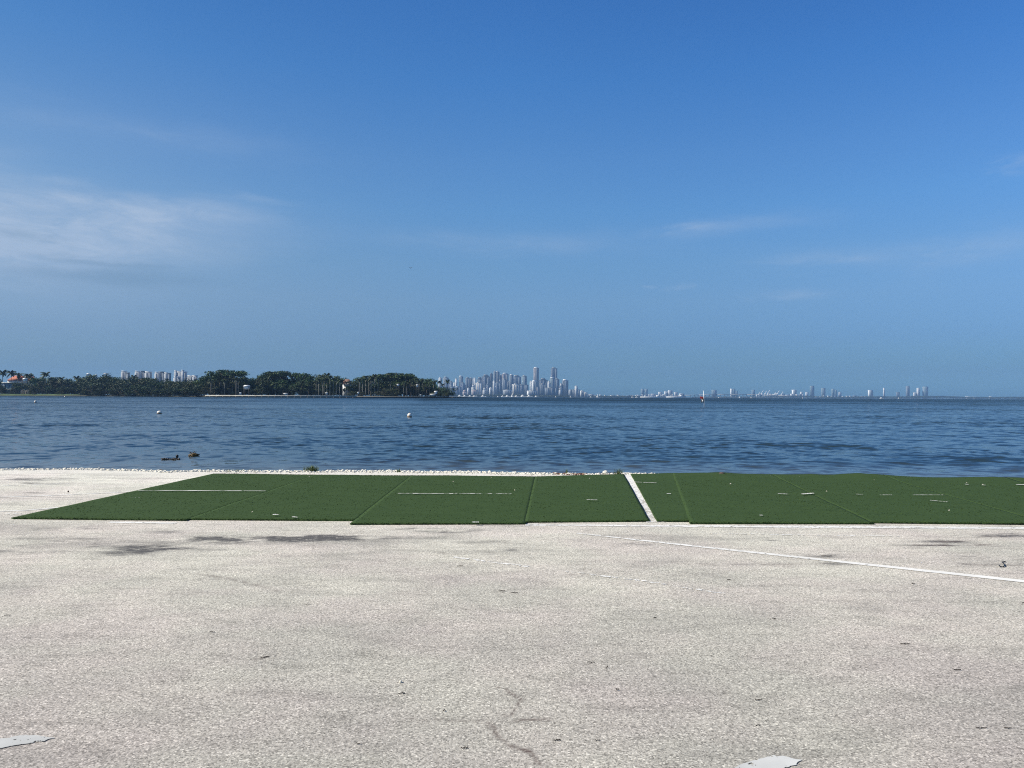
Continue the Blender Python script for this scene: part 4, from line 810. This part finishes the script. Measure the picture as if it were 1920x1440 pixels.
# ------------------------------------------------------------------ distant towers
rb = random.Random(21)
def tower(px0, px1, ytop, Y_, mat, label, lit=.25, cap=1, yaw=25, name='tower', cat='building', group=None, bays=0, baym='bay', crown=None, step=0, taper=1.0, ybase=None):
    """a building spanning px0..px1 seen from the camera, its left face turned to the sun taking 'lit' of the width"""
    lit *= .58; a = P(px0, ytop, Y_); w = (px1-px0)/F*Y_; h = a[2]+1; th = R(yaw)
    fw = w*(1-lit)/math.cos(th); dw = w*lit/math.sin(th)
    cx, cy = a[0]+dw*math.sin(th), Y_
    root = tag(empty(name, (cx, cy, -1), th), label, cat, group)
    if crown: h -= crown
    mb = MB(); mb.box(0, fw, 0, dw, 0, h*(1-step), taper, taper)
    if step: mb.box(fw*.2, fw*.85, dw*.15, dw*.9, h*(1-step), h)
    mb.build('shaft', MAT[mat], root)
    if cap: mb = MB(); mb.box(fw*.25, fw*.72, dw*.2, dw*.8, h+.05, h+min(9, h*.08)); mb.build('roof_plant', MAT['concrete'], root)
    mb = MB(); mb.box(-.6, fw+.6, -.6, dw+.6, h*(1-step)-2.2, h*(1-step)+1.2, taper, taper)
    mb.build('parapet', MAT['white' if mat[:5] in ('white', 'cream') else 'bay'], root)
    for k in range(bays):
        c = fw*(k+.5)/bays; bw = fw/bays*.28; mb = MB(); mb.box(c-bw, c+bw, -2.4, -.05, 3, h*(1-step)-4); mb.build('balcony_stack', MAT[baym], root)
    if lit > .1:
        mb = MB(); mb.box(-1.6, -.05, dw*.3, dw*.7, 3, h*(1-step)-4); mb.build('side_bay', MAT['white' if mat == 'white_f' else 'bay'], root)
    if crown:
        mb = MB(); mb.box(fw*.1, fw*.9, dw*.1, dw*.9, h, h+crown, .8, .8); mb.build('crown', MAT['white'], root)
    return root
D = 6600; DG = 'downtown skyline across the bay'
T = [ # px0 px1 top Yoff mat lit bays extra label
 (822, 828.5, 709, 0, 'white_f', .5, 1, {}, 'white block peeking left of the palm at the headland tip'), (830, 841, 708, 100, 'grey_f', .42, 1, {}, 'white sided block directly behind the last palms of the headland'),
 (841.5, 849, 716, 0, 'glass_f', .2, 1, {}, 'short block with white top just right of the last palms'), (841, 852, 724.5, -300, 'grey_f', .2, 1, {}, 'low grey block in front, right of the last palms'), (852, 864, 725.5, -300, 'glass_f', .3, 2, {}, 'low bluish block in front of the curved white tower'),
 (853, 857.5, 711, 0, 'white_f', .6, 0, {}, 'slim white stepped tower left of the curved one'), (850, 854, 718, 50, 'white_f', .5, 0, {}, 'small white annex left of the slim white tower'),
 (860, 868, 704.5, 0, 'grey_f', .42, 1, dict(crown=8), 'tower with bright curved white left edge'), (864, 871, 718, -150, 'glass_f', .2, 1, {}, 'short blue block at the foot of the curved tower'), (872.5, 881, 709, 100, 'grey_f', .12, 2, {}, 'plain grey blue slab, left of a matching pair'),
 (880.5, 886, 709.5, 60, 'dark_f', .1, 0, {}, 'darker slab, right of a matching pair'), (886.5, 889, 710, 50, 'white_f', .6, 0, {}, 'very thin white tower, left of two'), (889.3, 892, 709.5, 0, 'white_f', .55, 0, {}, 'very thin white tower, right of two'),
 (894, 905, 709, 200, 'glass_f', .15, 1, dict(step=.06), 'blue tower rising behind the cream striped block'), (884, 891, 722, -700, 'white_f', .4, 1, dict(step=.2), 'low building with slanted white roof left of the cream striped block'),
 (891.5, 903, 718, -800, 'cream_f', .3, 3, dict(baym='white'), 'cream striped apartment block low in front'), (867, 876, 732, -900, 'pink_f', .3, 2, dict(step=.2), 'small pink building near the marina'), (885, 895, 731, -900, 'pink_f', .2, 2, {}, 'pinkish low building beside the cream striped block'),
 (876, 880, 728, -850, 'white_f', .5, 0, {}, 'tiny white block between the pink building and the marina'), (903, 919, 704, 150, 'dark_f', .1, 2, dict(step=.05), 'broad dark blue slab with a light roof box'), (906, 911, 706, 80, 'glass_f', .2, 1, {}, 'blue tower in front of the broad dark slab'),
 (918.5, 924, 701, 120, 'dark_f', .15, 0, {}, 'narrow dark tower right of the broad dark slab'), (905, 912, 728, -900, 'white_f', .45, 1, dict(step=.25), 'low bright white building with a raised right end'), (917, 924, 727.5, -900, 'white_f', .4, 2, {}, 'low white building with dark slots'),
 (925, 930, 697, 0, 'grey_f', .5, 0, {}, 'slender tower with a white sunlit left side'), (929, 936.5, 696, 60, 'dark_f', .1, 1, dict(crown=6), 'dark tower with a rounded head'), (924, 928.5, 715, -200, 'white_f', .6, 0, {}, 'short tower with pale left side below the slender one'),
 (928, 940, 718, -150, 'glass_f', .1, 2, {}, 'wide blue block in front of the dark round headed tower'), (936.5, 941, 704, 80, 'glass_f', .3, 0, {}, 'pale blue tower between two dark towers'), (941, 953.5, 699, 60, 'brown_f', .12, 2, dict(crown=10), 'brownish tower topped by a small raised deck'),
 (941, 950, 712, -200, 'grey_f', .4, 1, {}, 'grey tower with white framed front corner'), (944, 960, 731.5, -900, 'white_f', .15, 5, {}, 'long low pale block near the water left of the cream towers'), (955, 962.5, 702, 0, 'grey_f', .35, 0, dict(crown=7), 'grey tower with a curved white left edge in the centre group'),
 (960, 977, 705, 100, 'glass_f', .3, 2, dict(step=.04), 'wide glass tower with white sunlit left third'), (960, 975, 721, -800, 'cream_f', .3, 3, {}, 'cream block with tall white stripes below the wide glass tower'), (978, 988, 705.5, 0, 'teal_f', .35, 1, {}, 'teal tower right of the wide glass tower'),
 (974, 982, 722, -100, 'glass_f', .1, 1, {}, 'plain blue block at the foot of the teal tower'), (983, 991, 722, 0, 'grey_f', .2, 1, {}, 'grey block right of the teal tower'), (988, 1007, 733, -1000, 'white_f', .3, 4, {}, 'low wide white building on the shore below the tallest tower'),
 (993.5, 997, 716, -400, 'white_f', .6, 0, {}, 'thin curved white tower left of the tallest tower'), (997, 1006, 713, -500, 'white_f', .45, 2, dict(crown=8), 'bright white tower overlapping the tallest tower'), (1000, 1010.5, 688.5, 0, 'brown_f', .42, 1, dict(crown=6), 'tallest tower, brownish with a white top left corner'),
 (1010.5, 1027, 711, 100, 'dark_f', .1, 3, dict(step=.05), 'broad dark block right of the tallest tower'), (1012, 1023, 721, -500, 'grey_f', .25, 3, {}, 'striped grey and white block in front of the broad dark block'), (1027, 1031.5, 716, -200, 'white_f', .6, 0, {}, 'short white tower left of the round white topped one'),
 (1031, 1040, 707, -200, 'teal_f', .35, 1, dict(crown=10), 'teal tower with a rounded white top'), (1032, 1046, 690.5, 200, 'glass_f', .06, 2, dict(taper=.88), 'second tallest tower, blue glass with a tapering right side'), (1040, 1049, 711, 0, 'dark_f', .1, 1, {}, 'dark slab at the right foot of the second tallest tower'),
 (1022, 1047, 727, -800, 'grey_f', .12, 3, {}, 'wide grey building with a bright white roof beam'), (1048, 1056, 724, -300, 'glass_f', .2, 1, {}, 'blue block left of the white crowned tower'), (1048, 1053, 732, -900, 'white_f', .4, 1, {}, 'small white block on the shore left of the white crowned tower'),
 (1054, 1066, 711, 0, 'dark_f', .35, 1, dict(crown=12), 'blue tower with a bright white crown, last tall one on the right'), (1050, 1054, 720, 0, 'white_f', .5, 0, {}, 'pale narrow block left of the white crowned tower'), (1066, 1072, 731, 0, 'white_f', .45, 1, {}, 'small white block right of the white crowned tower'),
 (1072, 1088, 730.5, 0, 'grey_f', .2, 3, {}, 'grey mid rise with a light roof right of downtown'), (1078, 1083.5, 724.5, -50, 'white_f', .5, 0, {}, 'small white dome topped block above the grey mid rise'), (1088, 1096, 733, 0, 'white_f', .3, 2, {}, 'low pale block, first in the falling row right of downtown'),
 (1095, 1102, 736, 0, 'cream_f', .3, 2, {}, 'low cream block, second in the falling row right of downtown'), (1103, 1115, 739.5, 0, 'white_f', .3, 3, {}, 'very low white block, last in the falling row right of downtown'), (868, 873, 722, 0, 'grey_f', .3, 0, {}, 'small grey block behind the pink building'),
 (1005, 1011, 727, -300, 'brown_f', .3, 1, {}, 'small brownish block below the tallest tower'), (911, 918, 721, -100, 'glass_f', .12, 1, {}, 'mid height blue block below the broad dark slab'), (951, 957, 716, 50, 'dark_f', .2, 0, {}, 'narrow dark block right of the brownish tower'),
]
for (x0, x1, yt, dy_, mt, lit, bays, ex, lab) in T: tower(x0, x1, yt, D+dy_, mt, lab, lit=lit, bays=bays, group=DG, **ex)
for (x0, x1, yt, lit, mt, bays, lab) in [(226, 236, 695.8, .35, 'white_f', 2, 'leftmost white condo block above the mangroves, rounded and low'), (236, 242, 699, .2, 'grey_f', 1, 'shoulder block coloured as shaded, right of the leftmost condo'), (252, 262, 696, .3, 'white_f', 2, 'white and grey condo, left half of the first pair'),  # grey blocks are shaded condo parts, the shade put into their facade colour
     (261, 270, 695.8, .15, 'grey_f', 2, 'condo coloured as shaded, right half of the first pair'), (270, 282.5, 697, .3, 'white_f', 2, 'pale condo with white roof line right of the first pair'), (289, 298, 698, .35, 'white_f', 2, 'white condo, left half of the second pair'), (296, 307, 697.2, .12, 'grey_f', 2, 'condo coloured as shaded, right half of the second pair'),
     (307, 314, 698.5, .4, 'white_f', 1, 'narrow white condo right of the second pair'), (313, 319.5, 700, .15, 'grey_f', 1, 'small condo coloured as shaded, left of the brightest one'), (323.5, 347, 696.5, .3, 'white_f', 3, 'brightest and largest white condo block above the mangroves'), (324, 337, 706.5, .3, 'white_f', 2, 'bright white lower block in front of the brightest condo'),
     (326, 331, 694.8, .5, 'white_f', 0, 'white roof tower at the left of the brightest condo'), (339, 344.5, 694.3, .5, 'white_f', 0, 'white roof tower at the right of the brightest condo'), (350, 362, 704.5, .3, 'white_f', 3, 'low pale condo right of the brightest one'), (360, 369, 704, .3, 'white_f', 2, 'last low condo next to the tall trees')]:
    tower(x0, x1, yt, 2300+(60 if lit < .2 else 0)-(60 if 'front' in lab or 'roof tower' in lab else 0), mt, lab, lit=lit, bays=bays, group='condominium blocks behind the mangroves', cap=0)
FG = 'buildings along the far right shore'
for (x0, x1, yt, mt, lit, lab) in [(1202, 1208, 729, 'glass_f', .35, 'left one of twin towers at the start of the far right shore'), (1209, 1215, 729, 'glass_f', .35, 'right one of twin towers at the start of the far right shore'), (1235, 1243, 735, 'white_f', .3, 'rounded white block right of the twin towers'),
     (1246, 1253, 734, 'white_f', .3, 'white block with a mast, left of the centre cluster'), (1253, 1262, 732, 'white_f', .25, 'tallest white block of the cluster left of the marker pole'), (1264, 1272, 735.5, 'white_f', .3, 'white block at the right of the cluster left of the marker pole'),
     (1220, 1232, 738.5, 'white_f', .2, 'very low white sheds between the twin towers and the cluster'), (1275, 1284, 738, 'white_f', .3, 'small white block with slanted roof near the marker pole'),
     (1335, 1345, 731, 'teal_f', .25, 'square pale block right of the marker pole'), (1370, 1374, 729, 'white_f', .6, 'bright slim half of the tower behind the bridge'), (1374, 1379.5, 729.5, 'glass_f', .1, 'shaded half of the tower behind the bridge'), (1379, 1384, 733, 'glass_f', .3, 'short block beside the tower behind the bridge'),
     (1410, 1416.5, 731, 'teal_f', .3, 'pale blue tower above the bridge'), (1486, 1495, 731, 'white_f', .4, 'bright white square block at the end of the bridge'), (1501, 1506, 735, 'white_f', .3, 'small white block right of the bridge end'), (1511, 1517, 735.5, 'white_f', .3, 'small pale block left of the green grey tower'),
     (1519, 1528.5, 723.5, 'teal_f', .1, 'green grey tower, tallest on the far right shore'), (1541, 1549, 727.5, 'glass_f', .3, 'blue tower with a sloping top right of the green grey tower'), (1560, 1565, 729, 'glass_f', .4, 'left one of a close pair of blue towers'), (1565.5, 1570, 731, 'glass_f', .3, 'right one of a close pair of blue towers'),
     (1572, 1579, 735.5, 'white_f', .3, 'small white block right of the close pair'), (1629, 1639, 731.5, 'white_f', .3, 'square white block standing alone in the green strip'), (1656.5, 1660, 727.5, 'white_f', .4, 'thin white tower standing alone'), (1681, 1688.5, 735.5, 'dark_f', .2, 'dark grey low block right of the thin white tower'),
     (1700, 1707, 724, 'brown_f', .4, 'tower with brown left side and white right side'), (1713, 1721, 736, 'white_f', .3, 'low white block left of a white tower'), (1720, 1726.5, 727.5, 'white_f', .35, 'white tower left of the last round one'), (1732, 1742.5, 725, 'glass_f', .35, 'last broad tower on the far right shore'),
     (1813, 1826, 743.6, 'white_f', .3, 'low white building in the green strip near the right edge, left part'), (1827, 1840, 744.2, 'white_f', .3, 'low white building in the green strip near the right edge, right part'), (1856, 1864, 743.6, 'white_f', .3, 'last tiny white building near the right edge')]:
    tower(x0, x1, yt, 9000 if yt < 742 else 8700, dict(glass_f='teal_f', dark_f='grey_f', brown_f='grey_f').get(mt, mt), lab, lit=lit, bays=1 if x1-x0 > 7 else 0, group=FG, cap=0)  # dark facades swapped for paler ones: distance haze put into their colour
# low clutter: every one a small building
cl_ = []
for i in range(24): x0 = 1104+i*4.1+rb.uniform(-1, 1); cl_.append((x0, x0+rb.uniform(3, 6), rb.uniform(740, 742.6), 6900))
for i in range(22): x0 = 1204+i*3.7+rb.uniform(-1, 1); cl_.append((x0, x0+rb.uniform(2.5, 5), rb.uniform(738.5, 742.5), 7600))
for i in range(18): x0 = 1418+i*5+rb.uniform(-1, 1); cl_.append((x0, x0+rb.uniform(3, 6), rb.uniform(737.5, 741.5), 8700))
for i in range(16): x0 = 1530+i*7+rb.uniform(-1, 1); cl_.append((x0, x0+rb.uniform(3, 7), rb.uniform(741.5, 743.5), 8800))
names = ['white', 'cream', 'pale grey', 'bluish']; mats_ = ['white_f', 'cream_f', 'grey_f', 'glass_f']; zone = lambda x: 'between downtown and the twin towers' if x < 1203 else 'left of the marker pole' if x < 1300 else 'behind the right end of the bridge' if x < 1520 else 'right of the green grey tower'
cnt = {}
for (x0, x1, yt, Y_) in sorted(cl_):
    k = rb.choice((0, 0, 0, 1, 2, 3)); key = (k, zone(x0)); cnt[key] = cnt.get(key, -1)+1
    tower(x0, x1, yt, Y_, mats_[k], 'low %s building %s, %s' % (names[k], key[1], ORD[cnt[key]]), lit=.35, bays=0, name='low_building', group='low buildings along the far shore', cap=0)

# far shore land and woods
def far_land(front, back, label):
    fx = np.array([P(p, 744, Y_)[0] for p, Y_ in front]); fy = np.array([Y_ for _, Y_ in front]); xs = np.linspace(fx[0], fx[-1], 500); yf = np.interp(xs, fx, fy)
    rws = [np.stack([xs, yf+(back-yf)*t+(fbm(xs*.003, xs*0+t, 141)-.5)*60, np.full_like(xs, z)], -1) for t, z in ((0, WZ-2), (.01, 1.2), (.5, 2), (1, 2))]
    v = np.array(rws); tag(mesh_np('far_shore', v.reshape(-1, 3), gridfaces(*v.shape[:2]), MAT['soil']), label, kind='structure')
far_land([(780, 5450), (1000, 5450), (1120, 6200), (1200, 6700), (1290, 6800), (1300, 7200)], 8000, 'low land under the downtown skyline')
far_land([(1290, 7300), (1500, 8200), (1700, 8200), (1950, 8200), (2500, 8200)], 10500, 'low land along the far right shore')
def wood(px0, px1, Y_, tops, label, K, s):
    r = np.random.RandomState(int(px0)); px = r.uniform(px0, px1, K); tp = np.interp(px, [q[0] for q in tops], [q[1] for q in tops])
    x = np.array([P(a, 744, Y_)[0] for a in px]); zt = np.array([P(a, b, Y_)[2] for a, b in zip(px, tp)])*(.75+.3*fbm(px*.25, px*0, 151)); z = zt*r.rand(K)**.5; y = Y_+r.uniform(-80, 80, K)
    c = np.stack([x, y, z], 1); d = r.randn(K, 4, 3)*s*np.array([1, 1, .55]); v = (c[:, None]+d).reshape(-1, 3)
    tag(mesh_np('far_woods', v, np.arange(4*K).reshape(-1, 4), MAT['far_green']), label, kind='stuff')
wood(1560, 2000, 8350, [(1560, 745), (1580, 743.8), (1640, 743), (1680, 743.3), (1730, 742), (1780, 742.4), (1805, 744), (1850, 744.6), (1880, 744), (1920, 744.2), (2000, 744)], 'low green wood along the far right shore', 9000, 5)
wood(1105, 1200, 6500, [(1105, 741.8), (1200, 742.5)], 'green trees between downtown and the far right shore', 1500, 4)
wood(1300, 1570, 8150, [(1300, 744), (1420, 743.4), (1470, 741.8), (1500, 741.5), (1570, 744)], 'green trees under the bridge', 2600, 5)
wood(852, 1070, 5520, [(850, 740), (870, 740.5), (900, 739.8), (940, 740), (960, 739), (1000, 740.8), (1070, 741.5)], 'green trees along the downtown waterfront', 2600, 4)

# causeway bridge
Yb = 7000; root = tag(empty('causeway_bridge', (P(1290, 744, Yb)[0], Yb, 0)), 'long thin causeway bridge arching low over the far bay', 'bridge'); bx = P(1290, 744, Yb)[0]
dk = [(1285, 740.6), (1310, 740), (1345, 739), (1370, 738.7), (1400, 739), (1430, 740.3), (1460, 741.6), (1500, 742.8)]
mb = MB(); pts = [P(a, b, Yb) for a, b in dk]
for p, q in zip(pts[:-1], pts[1:]):
    v = [(p[0]-bx, -8, p[2]-5), (q[0]-bx, -8, q[2]-5), (q[0]-bx, 8, q[2]-5), (p[0]-bx, 8, p[2]-5), (p[0]-bx, -8, p[2]), (q[0]-bx, -8, q[2]), (q[0]-bx, 8, q[2]), (p[0]-bx, 8, p[2])]
    mb.add(v, [(3, 2, 1, 0), (4, 5, 6, 7), (0, 1, 5, 4), (1, 2, 6, 5), (2, 3, 7, 6), (3, 0, 4, 7)])
mb.build('deck', MAT['concrete'], root)
for q in np.arange(1295, 1495, 7.0):
    t_z = P(q, float(np.interp(q, [d[0] for d in dk], [d[1] for d in dk])), Yb); mb = MB(); mb.box(t_z[0]-bx-2, t_z[0]-bx+2, -6, 6, -1, t_z[2]-5.1); mb.build('pier', MAT['concrete'], root)
# harbour cranes
for i, (px, yt) in enumerate([(1423, 735), (1428.5, 731.5), (1435, 733), (1440.5, 731), (1452, 735.5), (1458, 732.5), (1466, 734)]):
    x, y, z = P(px, yt, 8600); root = tag(empty('harbour_crane', (x, y, 0)), 'pale harbour crane with raised boom, %s of the cranes above the bridge' % ORD[i], 'crane', 'harbour cranes beyond the bridge')
    s = z/60; mb = MB(); mb.box(-9, -6, -4, 4, 0, z*.55); mb.box(6, 9, -4, 4, 0, z*.55); mb.box(-12, 12, -5, 5, z*.5, z*.62); mb.build('frame', MAT['white'], root)
    mb = MB(); mb.tube([(-4, 0, z*.6), (14+6*(i % 2), 0, z)], 2.6, 6); mb.build('boom', MAT['white'], root)
# boats
def boat(px, L, py, label, kind=0, hcab=.28):
    x, y, _ = G(px, py, WZ); k = y/F; L_ = L*k; root = tag(empty('motor_yacht' if kind == 0 else 'sailboat' if kind == 1 else 'barge', (x, y, WZ)), label, 'boat', 'boats near the far shore')
    mb = MB(); n = 9; W_ = L_*.26; v = []
    for i in range(n+1):
        t = i/n; hw = W_/2*min(1, 1.15*(1-t)**.45+.02); zz = L_*.09*(1+.6*t*t); v += [(L_*(t-.5), -hw, zz), (L_*(t-.5), hw, zz), (L_*(t-.5)*.93, -hw*.6, 0), (L_*(t-.5)*.93, hw*.6, 0)]
    f = []
    for i in range(n): a = i*4; f += [(a, a+4, a+5, a+1), (a, a+2, a+6, a+4), (a+1, a+5, a+7, a+3), (a+2, a+3, a+7, a+6)]
    f += [(0, 1, 3, 2)]; mb.add(v, f); mb.build('hull', MAT['white'], root)
    mb = MB(); mb.box(-L_*.38, L_*.22, -W_*.34, W_*.34, L_*.1, L_*(.1+hcab*.55), .9, .85); mb.build('cabin', MAT['white'], root)
    if kind == 0:
        mb = MB(); mb.box(-L_*.25, L_*.08, -W_*.25, W_*.25, L_*(.1+hcab*.56), L_*(.1+hcab), .8, .85); mb.build('bridge_deck', MAT['white'], root)
        mb = MB(); mb.box(-L_*.3, L_*.2, -W_*.36, -W_*.345, L_*.14, L_*.19); mb.build('window_band', MAT['glass'], root)
    if kind == 1:
        mb = MB(); mb.tube([(0, 0, L_*.1), (0, 0, L_*1.0)], L_*.012, 6); mb.build('mast', MAT['white'], root)
        mb = MB(); mb.add([(0, 0, L_*.95), (0, 0, L_*.15), (-L_*.4, W_*.1, L_*.15), (0, .03*L_, L_*.94), (0, .03*L_, L_*.15), (-L_*.4, W_*.13, L_*.15)], [(0, 1, 2), (5, 4, 3), (0, 2, 5, 3), (1, 4, 5, 2), (0, 3, 4, 1)]); mb.build('sail', MAT['white'], root)
for i, (px, L, kd, lab) in enumerate([(863, 10, 0, 'leftmost white yacht under the pink building'), (872, 9, 0, 'white yacht just right of the leftmost one'), (882, 9, 0, 'long white yacht left of the cream striped block'), (890, 8, 0, 'white yacht below the cream striped block'), (893, 4, 1, 'tiny sailboat among the marina yachts'),
    (906, 9, 0, 'white yacht below the low bright building'), (911, 4, 0, 'small white boat beside that yacht'), (934, 5, 0, 'small white boat below the slender tower'), (943, 8, 0, 'white yacht left of the peaked one'), (952, 10, 0, 'large white yacht below the brownish tower'), (961, 8, 1, 'white sailboat with a full sail left of the centre'),
    (969, 9, 0, 'white yacht right of the full sail'), (981, 12, 0, 'long low white yacht below the teal tower'), (993, 11, 0, 'white yacht below the low wide white building'), (1006, 8, 0, 'white yacht below the tallest tower'), (1042, 3, 1, 'tiny sailboat below the second tallest tower'), (1070, 4, 1, 'small sailboat at the right end of downtown'),
    (1108, 5, 0, 'small white boat past the right end of downtown'), (1121, 7, 1, 'triangular white sail in the gap right of downtown'), (1186, 5, 0, 'white motor boat left of the twin towers'), (1194, 6, 0, 'second white motor boat left of the twin towers'), (1348, 4, 0, 'bright white boat below the square pale block'),
    (1387, 4, 1, 'small sailboat under the bridge middle'), (1409, 4, 0, 'white boat under the right part of the bridge'), (1505, 3, 1, 'tiny sailboat left of the green grey tower'), (1653, 7, 0, 'white boat near the thin white tower on the right'), (1685, 3, 1, 'tiny sailboat below the dark grey low block')]):
    dip = .95 if px < 1300 else .85
    boat(px, L, hz(px)+dip, lab, kd)
for px0, px1, yt, lab in [(1201, 1238, 742.6, 'long low white barge below the twin towers'), (1250, 1281, 742.2, 'long white barge with raised stern left of the marker pole')]:
    Y_ = 5200; a = P(px0, yt, Y_); w = (px1-px0)/F*Y_; root = tag(empty('barge', (a[0], Y_, WZ)), lab, 'barge'); h = a[2]-WZ
    mb = MB(); mb.box(0, w, 0, 14, -.5, h*.6); mb.build('hull', MAT['white'], root); mb = MB(); mb.box(w*.8, w*.97, 2, 12, h*.6, h*1.5); mb.build('cabin', MAT['white'], root)

# ------------------------------------------------------------------ haze
m = bpy.data.materials.new('haze_air'); m.use_nodes = True; t = m.node_tree; t.nodes.clear()
pv = nd(t, 'ShaderNodeVolumePrincipled'); pv.inputs['Color'].default_value = (.34, .60, 1.0, 1); pv.inputs['Density'].default_value = 5.6e-5; pv.inputs['Anisotropy'].default_value = 0.0
mo = nd(t, 'ShaderNodeOutputMaterial'); t.links.new(pv.outputs[0], mo.inputs['Volume'])
mb = MB(); mb.box(-9500, 9500, -300, 12000, -4, 420); o = mb.build('haze', m); tag(o, 'thin blue air haze over the bay', kind='stuff')
